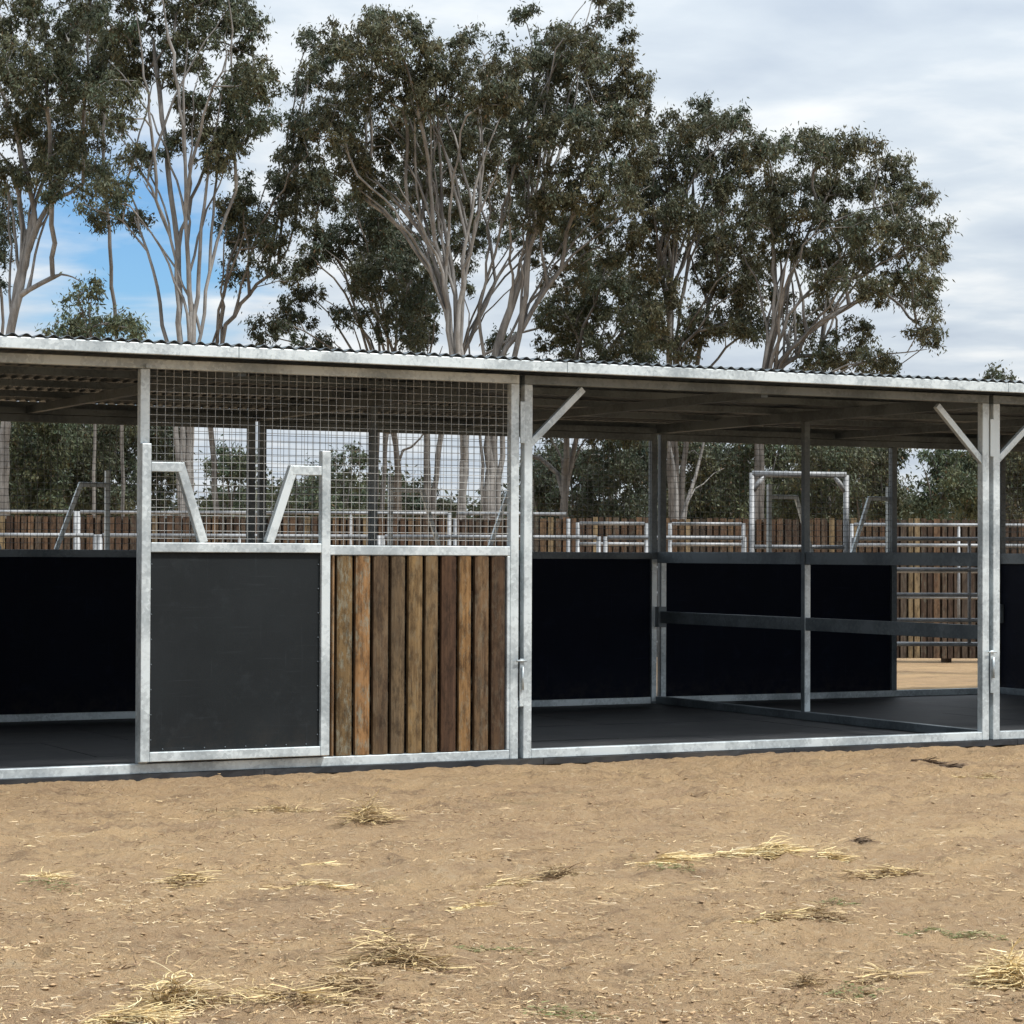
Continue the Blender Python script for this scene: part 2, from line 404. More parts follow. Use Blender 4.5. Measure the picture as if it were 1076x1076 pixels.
bw.box((pl+S+.002, .030, S+.003), (xr-.003, .034, zm0-.003), colr=(.008, .006, .005), rnd=.5)
bw.build('timber_boards', WOOD, clad, 0, True)
def grid_mesh(x0, x1, z0, z1, y, px_, pz_, r=.0021, plane='y'):
    V = []; Fc = []
    def add(a, b_):
        o = len(V)
        V.extend(a); V.extend(b_)
        for j in range(4): Fc.append((o+j, o+(j+1) % 4, o+4+(j+1) % 4, o+4+j))
    cs = [(-r, 0), (0, -r), (r, 0), (0, r)]
    nxw = max(1, round((x1-x0)/px_)); nzw = max(1, round((z1-z0)/pz_))
    for i in range(nxw+1):
        x = x0+(x1-x0)*i/nxw
        if plane == 'y': add([(x+c, y+d, z0) for c, d in cs], [(x+c, y+d, z1) for c, d in cs])
        else: add([(y+d, x+c, z0) for c, d in cs], [(y+d, x+c, z1) for c, d in cs])
    for i in range(nzw+1):
        z = z0+(z1-z0)*i/nzw
        if plane == 'y': add([(x0, y+c+r*1.6, z+d) for c, d in cs], [(x1, y+c+r*1.6, z+d) for c, d in cs])
        else: add([(y+c+r*1.6, x0, z+d) for c, d in cs], [(y+c+r*1.6, x1, z+d) for c, d in cs])
    return np.array(V, float), np.array(Fc)
V, Fc = grid_mesh(pl+S-.004, xr+.004, zm1-.01, zt+.004, -.012, .05, .043, .0015); fast_mesh('wire_mesh', V, Fc, WIRE, parent=clad)
# --- sliding yoke door
def yoke_door(x0, x1, y, z0, zr, zyl, zyr, ztl, ztr, front=True, s=.055, xs_l=None, xs_r=None):
    """x0..x1 outer; zr top of the mid rail; zy* centre of the horizontal yoke bars; zt* stile tops"""
    h = s/2; m = MB()
    m.box((x0, y-h, z0), (x0+s, y+h, ztl)); m.box((x1-s, y-h, z0), (x1, y+h, ztr))
    m.box((x0+s+.001, y-h+.001, z0), (x1-s-.001, y+h-.001, z0+s)); m.box((x0+s+.001, y-h+.001, zr-s), (x1-s-.001, y+h-.001, zr))
    w = x1-x0
    xa, xb = xs_l or (x0+w*.225, x0+w*.355); xc, xd = xs_r or (x1-w*.17, x1-w*.315)
    m.box((x0+s+.001, y-h+.002, zyl-h), (xa+.012, y+h-.002, zyl+h)); m.box((xc-.012, y-h+.002, zyr-h), (x1-s-.001, y+h-.002, zyr+h))
    m.bar((xa, y, zyl+h*.8), (xb, y, zr+.0), s*.92, s-.006); m.bar((xc, y, zyr+h*.8), (xd, y, zr+.0), s*.92, s-.006)
    d = m.build('sliding_door', GALV, stable, .004)
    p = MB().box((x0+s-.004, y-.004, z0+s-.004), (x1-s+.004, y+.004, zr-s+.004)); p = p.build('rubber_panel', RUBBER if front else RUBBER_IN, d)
    if front:
        SP = []
        for t in np.linspace(.06, .94, 8):
            for X in (x0+s+.012, x1-s-.012):
                SP.append((X, z0+s+(zr-2*s-z0)*t))
        for t in np.linspace(.08, .92, 8):
            SP.append((x0+s+(w-2*s)*t, z0+s+.014))
        for i_, (X, z) in enumerate(SP):
            if i_ == 0: X0, z0_ = X, z; s0 = MB().tube([(X, y-.004, z), (X, y-.008, z)], .0042, 6).build('screw', GALV_DARK, p)
            else:
                sc = s0.copy(); col.objects.link(sc); sc.parent = p; sc.location = (X-X0, 0, z-z0_)
    return d
YD = -HS-.034
def X_(px, py): return at_y(px, py, YD)[0]
def Z_(px, py): return at_y(px, py, YD)[2]
yoke_door(X_(147, 600), X_(345.3, 600), YD, Z_(250, 797), Z_(250, 570.5), Z_(175, 490.8), Z_(320, 494.5), Z_(152, 466), Z_(340, 474),
          xs_l=(X_(188, 491), X_(213, 571)), xs_r=(X_(308, 494), X_(282, 571)))
MB().box((X_(150, 600)+.01, YD-.01, H-S+.0), (X_(150, 600)+.04, YD+.02, H-S+.02)).build('door_hanger', GALV, stable)
# --- knee braces
for (xa, ya, xb, yb) in ((553, 470, 612, 409), (1033, 487, 984, 426), (1044, 487, 1102, 424)):
    p, q_ = at_y(xa, ya, 0), at_y(xb, yb, 0)
    MB().bar(p, q_, .042, .036).build('knee_brace', GALV, stable, .003)
# --- rear wall
rS = .055; rh = rS/2
zr1 = 1.262; zr0 = zr1-.055
DOORW = 1.18
def rear_bay(x0, x1, open_door):
    a, b_ = x0+GAP, x1-GAP
    m = MB()
    m.box((a, D-rh, 0), (a+rS, D+rh, H-.08)); m.box((b_-rS, D-rh, 0), (b_, D+rh, H-.08)); m.box((a+rS+.001, D-rh, H-.135), (b_-rS-.001, D+rh, H-.08))
    xe = b_-rS-.001 if not open_door else b_-DOORW
    m.box((a+rS+.001, D-rh+.001, zr0), (xe, D+rh-.001, zr1))
    if open_door: m.box((xe+.001, D-rh, .056), (xe+rS, D+rh, H-.136))
    fr_ = m.build('rear_panel', GALV_DARK, stable, .003)
    MB().box((a+rS+.001, D-rh+.001, 0), (b_-rS-.001, D+rh-.001, .055)).build('base_rail', GALV, fr_, .003)
    MB().box((a+.004, D-rh-.006, .02), (a+rS-.004, D-rh-.001, zr0)).build('stile', GALV, fr_)
    MB().box((b_-rS+.004, D-rh-.006, .02), (b_-.004, D-rh-.001, zr0)).build('stile', GALV, fr_)
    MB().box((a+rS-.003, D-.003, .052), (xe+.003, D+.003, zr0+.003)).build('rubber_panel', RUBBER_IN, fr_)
    V, Fc = grid_mesh(a+rS, xe, zr1, H-.136, D-.006, .05, .05, .0019); fast_mesh('wire_mesh', V, Fc, WIRE_OLD, parent=fr_)
    # sliding yoke door parked on the outside
    xd1 = b_-DOORW+.05; xd0 = xd1-1.30
    yoke_door(xd0, xd1, D+rh+.045, .03, 1.262, 1.75, 1.75, 1.86, 1.86, False, .036)
for i in range(len(bays)-1):
    rear_bay(bays[i], bays[i+1], i == 3)
MB().box((XL, D-.05, H-.078), (XR, D+.05, H-.03)).build('rear_beam', GALV_DARK, stable)
# --- dividers (front to back)
def divider(x, solid):
    m = MB(); y0, y1 = HS+.002, D-rh-.002
    m.box((x-.035, y0, H-.078), (x+.035, y1, H-.002))                 # top beam
    m.box((x-.03, y0, 0), (x+.03, y1, .06))
    m.box((x-.026, D/2-.022, .061), (x+.026, D/2+.022, H-.079))
    d = m.build('divider', GALV_DARK, stable, .003)
    MB().box((x-.024, D/2-.031, .062), (x+.024, D/2-.024, 1.172)).build('stile', GALV, d)
    for ya, yb in ((y0, D/2-.033), (D/2+.031, y1)):
        MB().box((x-.022, ya, 1.175), (x+.022, yb, 1.268)).build('divider_rail', GALV_DARK, d, .003)
        if not solid: MB().box((x-.022, ya, .675), (x+.022, yb, .772)).build('divider_rail', GALV_DARK, d, .003)
        else:
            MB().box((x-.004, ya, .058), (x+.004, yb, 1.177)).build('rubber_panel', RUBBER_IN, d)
            V, Fc = grid_mesh(ya, yb, 1.268, H-.08, x, .05, .05, .0019, 'x'); fast_mesh('wire_mesh', V, Fc, WIRE_OLD, parent=d)
    MB().box((x-.04, y1-.06, .64), (x+.04, y1-.002, .81)).build('rail_bracket', GALV_DARK, d, .003)
for x in bays: divider(x, x in (7.2, -3.6, -7.2))
# --- floor matting
mt = MB()
y = -.055; yrows = [-.05, 1.16, 2.37, 3.55, D+.05]
for j in range(4):
    x = -9.0-.6*(j % 2)
    while x < 12.8:
        e = random.uniform(-.0015, .0015)
        x1 = min(x+1.83, 12.9)
        # wavy front lip on the first row
        if j == 0:
            n = 24; vs = []
            for z, oy in ((-.001+e, 0), (-.034, 0)):
                for i in range(n+1):
                    X = x+.002+(x1-x-.004)*i/n
                    vs.append((X, yrows[0]+.006*math.sin(X*9)+random.uniform(-.003, .003), z if z > -.02 else z-.006*random.random()))
                vs.append((x1-.002, yrows[1]-.003, z)); vs.append((x+.002, yrows[1]-.003, z))
            m_ = n+3; fs = [tuple(range(m_)), tuple(range(2*m_-1, m_-1, -1))]+[(i+1, i, i+m_, i+1+m_) for i in range(m_-1)]+[(0, m_-1, 2*m_-1, m_)]
            mt.add(vs, fs)
        else: mt.box((x+.002, yrows[j]+.002, -.034), (x1-.002, yrows[j+1]-.002, -.001+e))
        x += 1.83
tag(mt.build('rubber_floor_matting', MAT), 'black rubber mats covering the stable floor under the frame', 'floor mat')

# ================================================================== YARD behind
def ground_pt(px, d):
    p = at_depth(px, 600, d); return np.array([p[0], p[1], -.04])
def yard_panel(pa, pb, d0, d1, rails, ztop, label, r=.019, group='galvanised pipe yard panels behind the stable'):
    a, b_ = ground_pt(pa, d0), ground_pt(pb, d1)
    root = empty('yard_panel', (a+b_)/2, label, 'yard panel', group)
    for e in (a, b_):
        MB().tube([e, e+np.array([0, 0, ztop+.05])], r*1.15, 10).build('post', PIPE, root)
    dd = (b_-a)/np.linalg.norm(b_-a)
    for z in rails:
        MB().tube([a+dd*.02+np.array([0, 0, z+.04]), b_-dd*.02+np.array([0, 0, z+.04])], r, 8).build('rail', PIPE, root)
    L = np.linalg.norm(b_-a)
    if L > 2.0:
        c = (a+b_)/2; MB().tube([c+np.array([0, 0, min(rails)+.04]), c+np.array([0, 0, max(rails)+.04])], r*.8, 8).build('stay', PIPE, root)
    return root
R5 = [.44, .66, .89, 1.12, 1.40]
R6 = [.30, .55, .80, 1.08, 1.36, 1.58]
R6L = [.35, .62, .89, 1.16, 1.42, 1.68]
yard_panel(-60, 79, 26, 26, R6L, 1.68, 'tall pipe panel behind the leftmost stall, at the left edge of the photo')
yard_panel(82, 262, 26, 26, R6L, 1.68, 'tall pipe panel whose white top rail shows either side of the left front post')
yard_panel(265, 472, 26, 26, R6L, 1.68, 'tall pipe panel seen through the wire mesh above the right half of the yoke door')
yard_panel(478, 597, 26, 26, R6L, 1.62, 'pipe panel behind the middle front posts, left of the paired pipe posts')
yard_panel(607, 679, 26, 26, R6, 1.58, 'short pipe panel behind the middle stall, left of the dark double rear post')
yard_panel(704, 781, 26, 26, R6, 1.58, 'short pipe panel between the dark double rear post and the arched gateway')
yard_panel(895, 1120, 26, 26, R6, 1.58, 'far pipe panel seen beyond the open rear doorway, behind the nearer rails')
yard_panel(-40, 100, 22, 22, R5, 1.40, 'low near pipe panel behind the leftmost stall, below the slanted door bar')
yard_panel(105, 398, 22, 22, R5, 1.40, 'low near pipe panel running behind the yoke door notch')
yard_panel(402, 629, 22, 22, R5, 1.40, 'low near pipe panel running behind the timber clad panel and middle posts')
yard_panel(636, 782, 22, 22, R5, 1.40, 'low near pipe panel ending at the arched gateway, behind the middle stall')
yard_panel(897, 1140, 22, 22, R5, 1.40, 'near pipe rails crossing the open rear doorway on the right')
# arched gateway with braced corners
a, b_ = ground_pt(790, 22), ground_pt(889, 22)
root = empty('gateway_arch', (a+b_)/2, 'tall square-topped galvanised pipe gateway frame with braced corners behind the right stall', 'gateway')
ht = at_depth(840, 498, 22)[2]
MB().tube([a, a+np.array([0, 0, ht+.05])], .027, 10).build('gate_post', PIPE, root); MB().tube([b_, b_+np.array([0, 0, ht+.03])], .027, 10).build('gate_post', PIPE, root)
z3 = np.array([0, 0, 1.]); MB().tube([a+z3*(ht+.04), b_+z3*(ht+.03)], .03, 10).build('cross_bar', PIPE, root)
dd = (b_-a)
for e, s_ in ((a, 1), (b_, -1)):
    MB().tube([e+z3*(ht-.13), e+s_*dd*.13+z3*(ht+.03)], .024, 8).build('corner_brace', PIPE, root)
for z in (.45, .75, 1.05, 1.36):
    MB().tube([a+z3*z, b_+z3*z], .02, 8).build('gate_rail', PIPE, root)
# timber fence
FD = 28.9
fa, fb = ground_pt(-90, FD), ground_pt(1180, FD)
fence = empty('timber_fence', (fa+fb)/2, 'long brown vertical board fence running across behind the stable and the pipe yards', 'fence')
L = np.linalg.norm(fb-fa); ux = (fb-fa)/L; nn = np.array([-ux[1], ux[0], 0]); bd = MB(); x = 0.0
fc = [(.125, .074, .047), (.085, .05, .034), (.15, .095, .058), (.06, .038, .028), (.10, .065, .047), (.21, .15, .09), (.085, .062, .048), (.11, .065, .042)]
while x < L:
    w = random.uniform(.052, .074); h = 1.685+random.uniform(-.012, .012); y = random.uniform(-.006, .006)
    p = fa+ux*x; q_ = fa+ux*(x+w)
    vs = []
    for P in (p, q_):
        for o_ in (-.011, .011):
            for z in (.02, h): vs.append((P[0]+nn[0]*(o_+y), P[1]+nn[1]*(o_+y), z))
    cc = random.choice(fc); k_ = random.uniform(.75, 1.25); cc = (cc[0]*k_*1.22, cc[1]*k_*1.18, cc[2]*k_*1.12)
    bd.add(vs, [(0, 1, 3, 2), (4, 6, 7, 5), (0, 4, 5, 1), (2, 3, 7, 6), (0, 2, 6, 4), (1, 5, 7, 3)], colr=cc, rnd=random.random())
    x += w+random.uniform(.016, .030)
x = -.03
while x < L:      # second, lapped layer of boards closing the gaps
    w = random.uniform(.055, .07); h = 1.66+random.uniform(-.02, .01); p = fa+ux*x+nn*.030; q_ = fa+ux*(x+w+.012)+nn*.030; cc = random.choice(fc); k_ = random.uniform(.3, .6)
    vs = [(P[0]+nn[0]*o_, P[1]+nn[1]*o_, z) for P in (p, q_) for o_ in (-.008, .008) for z in (.02, h)]
    bd.add(vs, [(0, 1, 3, 2), (4, 6, 7, 5), (0, 4, 5, 1), (2, 3, 7, 6), (0, 2, 6, 4), (1, 5, 7, 3)], colr=tuple(v_*k_ for v_ in cc), rnd=random.random()); x += w+.0125
bd.build('fence_boards', FWOOD, fence, 0, True)
for z in (.35, 1.35):
    m_ = MB().bar(fa+nn*.063+z3*z, fb+nn*.063+z3*z, .09, .045, up=tuple(nn), colr=(.11, .07, .045), rnd=.4); m_.build('fence_rail', FWOOD, fence, 0, True)
for x in np.arange(.4, L, 2.4):
    p = fa+ux*x+nn*.15; MB().box((p[0]-.045, p[1]-.045, -.04), (p[0]+.045, p[1]+.045, 1.66), colr=(.12, .08, .055), rnd=.7).build('fence_post', FWOOD, fence, 0, True)

# ================================================================== TREES
class Skel:
    def __init__(s): s.P = np.zeros((6000, 3)); s.par = []; s.fix = []; s.n = 0
    def add(s, p, par, fr=0.0):
        if s.n >= len(s.P): s.P = np.vstack([s.P, np.zeros_like(s.P)])
        s.P[s.n] = p; s.par.append(par); s.fix.append(fr); s.n += 1; return s.n-1
NLEAF = 0
def unitv(n):
    v = rng.normal(size=(n, 3)); return v/np.linalg.norm(v, axis=1, keepdims=True)
def tree(name, label, depth, base_px, stems, clumps, bark, leafc, seed, group=None, leaf=(.115, .034), dens=1.0, crown_depth=1.5, clr=.29, extra=0, jit=.5, hlight=.0, cat='tree', zb=-.05):
    """stems: list of (pixel polyline, base radius m); clumps: (cx,cy,rx,ry,density)"""
    global NLEAF, rng
    rng = np.random.default_rng(seed); sk = Skel()
    gbase = at_depth(base_px, 600, depth); gbase[2] = zb
    root = empty(name, gbase, label, cat, group)
    ppm = F/depth
    for pts, r in stems:
        off = rng.uniform(-crown_depth, crown_depth)*.7; n = len(pts)
        W = []
        tot = sum(math.dist(pts[i], pts[i+1]) for i in range(n-1)); acc = 0
        for i, (x, y) in enumerate(pts):
            if i: acc += math.dist(pts[i-1], pts[i])
            W.append(at_depth(x, y, depth+off*(acc/tot)**1.3))
        g = gbase.copy(); g[:2] += rng.uniform(-.12, .12, 2)
        low = W[0]; start = -1
        if pts[0][1] < 396 and sk.n > 0:          # a limb: it leaves the nearest stem
            dv = sk.P[:sk.n]-low; dv = dv-np.outer(dv@FW, FW); kn = int(np.argmin(np.linalg.norm(dv, axis=1)))
            dd_ = ((sk.P[kn]-low)@FW)*FW; W = [p+dd_ for p in W]; W[0] = sk.P[kn].copy(); start = kn
        elif low[2] > zb+.3: W = [g]+W
        # resample with a smooth spline feel
        par = start; Wn = []
        for i in range(len(W)-1):
            p0, p1, p2, p3 = W[max(i-1, 0)], W[i], W[i+1], W[min(i+2, len(W)-1)]
            k = max(2, int(np.linalg.norm(p2-p1)/.45))
            for j in range(k):
                t = j/k
                Wn.append(.5*((2*p1)+(-p0+p2)*t+(2*p0-5*p1+4*p2-p3)*t*t+(-p0+3*p1-3*p2+p3)*t**3))
        Wn.append(W[-1]); m_ = len(Wn)
        for i, p in enumerate(Wn):
            if i == 0 and start >= 0: continue
            t = i/(m_-1); jj_ = rng.normal(size=3)*.02 if i else 0
            par = sk.add(p+jj_, par, .80*(r*(1-t)**.8*.92+r*.08))
    # long thin limbs arching from the stems towards the crown
    n0 = sk.n
    for _ in range(extra):
        cx, cy = clumps[rng.integers(len(clumps))][:2]; tgt = at_depth(cx+rng.uniform(-12, 12), cy+rng.uniform(-10, 14), depth+rng.uniform(-1, 1)*crown_depth)
        P = sk.P[:n0]; hgt = P[:, 2]; ok = np.where((hgt > tgt[2]*.30) & (hgt < tgt[2]*.72) & (np.abs((P-tgt)@RT) < 3.6))[0]
        if len(ok) == 0: continue
        k = int(ok[np.argmin(np.linalg.norm(P[ok]-tgt, axis=1)+rng.uniform(0, 2.2, len(ok)))]); p0 = P[k].copy(); L_ = np.linalg.norm(tgt-p0); steps = max(3, int(L_/.35)); parx = k
        ctrl = p0+(tgt-p0)*.35+np.array([0, 0, L_*.22])-RT*((tgt-p0)@RT)*.12; r0 = rng.uniform(.018, .036)
        for j in range(1, steps+1):
            t = j/steps; q = (1-t)**2*p0+2*t*(1-t)*ctrl+t*t*tgt
            parx = sk.add(q+rng.normal(size=3)*.028, parx, r0*(1-t)**.7+.008)
    # twig-end clusters
    tips = []
    for (cx, cy, rx_, ry_, dn) in clumps:
        rp = clr*ppm; cnt = max(3, int(rx_*ry_/(rp*rp)*2.9*dn**.65)); do = rng.uniform(-crown_depth, crown_depth)
        for _ in range(cnt):
            for _t in range(20):
                u = rng.uniform(-1, 1, 3)
                if .05 < u@u < 1: break
            tips.append((*at_depth(cx+u[0]*rx_, cy+u[1]*ry_, depth+do+u[2]*rx_/ppm), rng.uniform(.75, 1.25)*dn**.3))
    tips = np.array(tips)
    T = tips[:, :3]
    d0 = np.array([np.min(np.linalg.norm(sk.P[:sk.n]-t, axis=1)) for t in T])
    cnts = None
    tipnodes = []
    for i in np.argsort(d0):
        t = T[i]; P = sk.P[:sk.n]; dv = t-P; dist = np.linalg.norm(dv, axis=1)
        up_pen = np.maximum(0, -dv[:, 2]+.15*dist)
        pa = np.array(sk.par); pdv = P-P[np.maximum(pa, 0)]; pdv /= (np.linalg.norm(pdv, axis=1, keepdims=True)+1e-6)
        cosa = (dv*pdv).sum(1)/(dist+1e-6)
        k = int(np.argmin(dist*(1+.45*(1-cosa))+up_pen*1.3)); L_ = dist[k]
        par = k; steps = max(1, int(L_/.32)); p0 = P[k].copy()
        pd = p0-sk.P[sk.par[k]] if sk.par[k] >= 0 else np.array([0, 0, 1.]); pd = pd/(np.linalg.norm(pd)+1e-6)
        ctrl = p0+pd*L_*.32+np.array([0, 0, L_*.10])
        for j in range(1, steps+1):
            s_ = j/steps; q = (1-s_)**2*p0+2*s_*(1-s_)*ctrl+s_**2*t
            par = sk.add(q+rng.normal(size=3)*.025*(1 if j < steps else 0), par)
        tipnodes.append(par)
    n = sk.n; par = np.array(sk.par); w = np.zeros(n)
    w[tipnodes] += 1
    for i in range(n-1, -1, -1):
        if par[i] >= 0 and par[i] < i: w[par[i]] += w[i]
    rad = np.maximum(.0068*np.sqrt(np.maximum(w, .6)), np.array(sk.fix)); rad = np.minimum(rad, .42)
    idx = np.where(par >= 0)[0]
    A, B = sk.P[par[idx]], sk.P[idx]; ra = np.minimum(rad[par[idx]], rad[idx]*1.25+.004)
    # keep stems continuous
    isst = np.array(sk.fix)[idx] > 0; ra = np.where(isst, rad[par[idx]], ra); rb = rad[idx]
    for big in (True, False):
        s_ = (rb > .035) if big else (rb <= .035)
        if not s_.any(): continue
        k = 9 if big else 4
        a, b2, r1, r2 = A[s_], B[s_], ra[s_], rb[s_]
        d = b2-a; ln = np.linalg.norm(d, axis=1, keepdims=True)+1e-9; d = d/ln
        b2 = b2+d*(r2[:, None]*.3)
        ref = np.tile(np.array([[.31, .95, .02]]), (len(d), 1)); u = np.cross(d, ref); u /= np.linalg.norm(u, axis=1, keepdims=True)+1e-9; v = np.cross(d, u)
        ang = np.arange(k)*2*math.pi/k; c_, s2 = np.cos(ang), np.sin(ang)
        ring = u[:, None, :]*c_[None, :, None]+v[:, None, :]*s2[None, :, None]
        VA = a[:, None, :]+ring*r1[:, None, None]; VB = b2[:, None, :]+ring*r2[:, None, None]
        V = np.concatenate([VA, VB], 1).reshape(-1, 3); nb = np.arange(len(a))*2*k
        q = np.concatenate([np.stack([nb+j, nb+(j+1) % k, nb+k+(j+1) % k, nb+k+j], 1) for j in range(k)])
        if big: Vbig, qbig = V, q
        else: Vs, qs = V, q
    if (rb > .035).any(): VV = np.concatenate([Vbig, Vs]); QQ = np.concatenate([qbig, qs+len(Vbig)])
    else: VV, QQ = Vs, qs
    tr = fast_mesh('trunk', VV, QQ, bark, parent=root)
    tr.data.polygons.foreach_set('use_smooth', np.ones(len(tr.data.polygons), dtype=bool))
    # leaves
    npc = int(195*dens*(clr/.33)**2*(.15*.042)/(leaf[0]*leaf[1]))
    m_ = len(T); C = np.repeat(T, npc, 0); rr = np.repeat(tips[:, 3], npc)*clr
    # every cluster is made of a few sprays that hang from the twig end
    ns = 6; sp = unitv(m_*ns).reshape(m_, ns, 3)*np.array([1, 1, .75]); pick = rng.integers(0, ns, len(C)); mi = np.repeat(np.arange(m_), npc)
    ctr = C+sp[mi, pick]*rr[:, None]*.78
    pos = ctr+unitv(len(C))*np.abs(rng.normal(size=(len(C), 1)))*.36*rr[:, None]*np.array([1, 1, 1.25])
    ax = unitv(len(C))*.75+np.array([0, 0, -.75]); ax /= np.linalg.norm(ax, axis=1, keepdims=True)
    sd = np.cross(ax, unitv(len(C))); sd /= np.linalg.norm(sd, axis=1, keepdims=True)+1e-9
    ll = leaf[0]*rng.uniform(.6, 1.3, (len(C), 1)); lw = leaf[1]*rng.uniform(.7, 1.3, (len(C), 1))
    V = np.stack([pos, pos+ax*ll*.45+sd*lw*.5, pos+ax*ll, pos+ax*ll*.45-sd*lw*.5], 1).reshape(-1, 3)
    k = np.arange(len(C))*4; q = np.stack([k, k+1, k+2, k+3], 1)
    base = np.array(leafc); tone = rng.uniform(.75, 1.3, (m_, 1))[mi]*rng.uniform(.6, 1.5, (len(C), 1)); hue = rng.normal(size=(m_, 1))[mi]*.07+rng.normal(size=(len(C), 1))*.07
    cc = base*tone*np.concatenate([1+hue, np.ones_like(hue), 1-hue*.6], 1)
    br = rng.random((len(C), 1)) < .025; cc = np.where(br, np.array([.12, .085, .05])*tone, cc)
    fast_mesh('crown', V, q, LEAF, np.clip(cc, .01, .4), parent=root)
    NLEAF += len(C)
    return root
OL = (.076, .086, .052); OLG = (.080, .098, .058); OLB = (.082, .088, .054); DK = (.058, .070, .045)
GG = 'tall eucalyptus trees behind the stable'
tree('gum_tree', 'gum tree at the far left with two pale stems and one bare dead branch', 54, 4,
     [([(5, 430), (12, 345), (20, 310), (28, 260), (38, 212), (50, 180), (62, 120)], .20), ([(14, 345), (18, 300), (24, 250), (20, 205), (8, 172), (-8, 150)], .12), ([(28, 262), (48, 216), (72, 200), (85, 190)], .07), ([(27, 312), (42, 296), (62, 288), (76, 290), (86, 298)], .05)],
     [(15, 20, 40, 35, .8), (62, 30, 35, 30, .7), (-10, 60, 40, 40, .9), (40, 80, 42, 36, 1.), (80, 85, 35, 38, 1.1), (10, 130, 42, 34, 1.), (58, 140, 40, 34, 1.1), (84, 160, 26, 26, 1.), (30, 172, 40, 22, .8), (66, 190, 30, 20, 1.), (0, 185, 22, 18, .6), (40, -30, 70, 35, .8), (90, -10, 30, 30, .5)],
     BARK_PALE, OL, 21, GG, extra=10)
tree('gum_tree', 'dark leafy gum low at the far left edge, half out of frame', 58, -8,
     [([(4, 420), (2, 340), (-2, 290), (-6, 240)], .13)], [(-2, 215, 20, 22, 1.3), (2, 255, 18, 26, 1.3), (-14, 290, 20, 25, 1.2)], BARK_MID, DK, 22, GG)
tree('gum_tree', 'tall gum with five slim pale stems fanning up right of the blue sky gap', 52, 193,
     [([(184, 420), (177, 365), (168, 320), (160, 285), (148, 240), (138, 205), (120, 180)], .10), ([(190, 400), (189, 353), (186, 300), (179, 250), (163, 212), (150, 190)], .11), ([(191, 400), (189, 340), (187, 260), (180, 200), (174, 150), (168, 95), (160, 40)], .12), ([(200, 400), (200, 350), (198, 280), (195, 200), (193, 120), (196, 40)], .13), ([(202, 400), (203, 353), (209, 265), (217, 190), (229, 125), (238, 60)], .12), ([(206, 400), (211, 350), (222, 285), (238, 225), (250, 180)], .06), ([(180, 252), (160, 200), (140, 165), (108, 118)], .05), ([(150, 255), (128, 232), (105, 220), (84, 214)], .03)],
     [(135, 20, 40, 28, .8), (185, 0, 40, 28, .8), (230, 5, 35, 28, .8), (255, 40, 30, 34, 1.), (125, 65, 35, 36, 1.1), (170, 70, 35, 22, .6), (120, 105, 26, 28, 1.), (205, 90, 28, 28, .8), (245, 95, 30, 30, 1.1), (268, 80, 22, 28, 1.), (215, 135, 35, 22, 1.), (262, 130, 28, 28, 1.1), (185, 150, 16, 12, .8), (135, 165, 26, 14, 1.), (235, 165, 30, 20, 1.1), (120, 190, 14, 10, .8), (110, 228, 9, 13, 1.), (205, 40, 40, 28, .6), (160, -30, 70, 25, .8), (120, 210, 8, 10, .6), (145, 228, 8, 8, .7)],
     BARK_PALE, OL, 23, GG, extra=14)
tree('gum_tree', 'leaning gum with hanging dark clumps between the two biggest gums', 56, 236,
     [([(222, 430), (232, 360), (245, 330), (262, 308), (282, 290), (302, 262), (312, 220)], .11), ([(262, 308), (262, 260), (255, 220)], .05), ([(282, 290), (290, 240), (306, 180), (318, 120)], .05)],
     [(250, 205, 22, 24, 1.1), (262, 240, 30, 26, 1.2), (244, 282, 16, 16, 1.2), (285, 262, 24, 24, 1.1), (300, 215, 28, 26, 1.1), (315, 170, 26, 28, 1.1), (318, 125, 22, 26, 1.), (290, 180, 18, 20, .8), (318, 80, 18, 24, .8), (300, 290, 18, 14, .9), (245, 225, 12, 16, 1.), (330, 40, 12, 14, .6)],
     BARK_MID, DK, 24, GG, extra=8)
tree('gum_sapling', 'small bushy gum showing just over the roof below the blue sky gap', 48, 100,
     [([(100, 430), (97, 380), (95, 345), (94, 315)], .06)], [(94, 312, 15, 15, 1.1), (84, 336, 22, 15, 1.1), (118, 340, 20, 12, 1.1), (70, 350, 16, 8, .9), (138, 348, 12, 6, .8), (100, 350, 36, 10, 1.)],
     BARK_MID, OLG, 25, GG, dens=1.1)
tree('gum_tree', 'gum with many thin dark stems low behind the left of the biggest tree', 58, 395,
     [([(392, 430), (385, 365), (370, 312), (348, 262), (332, 232)], .09), ([(398, 430), (397, 360), (383, 325), (352, 275), (336, 250)], .08), ([(405, 430), (408, 370), (402, 320), (388, 280), (378, 240)], .09), ([(410, 430), (416, 365), (418, 320), (412, 270)], .08)],
     [(335, 200, 26, 26, 1.2), (350, 245, 24, 28, 1.1), (330, 265, 20, 26, 1.), (385, 235, 30, 28, 1.2), (420, 260, 28, 26, 1.2), (395, 285, 30, 28, 1.1), (430, 300, 24, 30, 1.3), (370, 320, 28, 22, .7), (420, 345, 26, 18, 1.2), (445, 335, 16, 22, 1.1), (320, 320, 26, 22, .8), (284, 340, 28, 16, 1.), (345, 350, 22, 14, .5), (300, 350, 20, 12, .8)],
     BARK_MID, DK, 26, GG, extra=14)
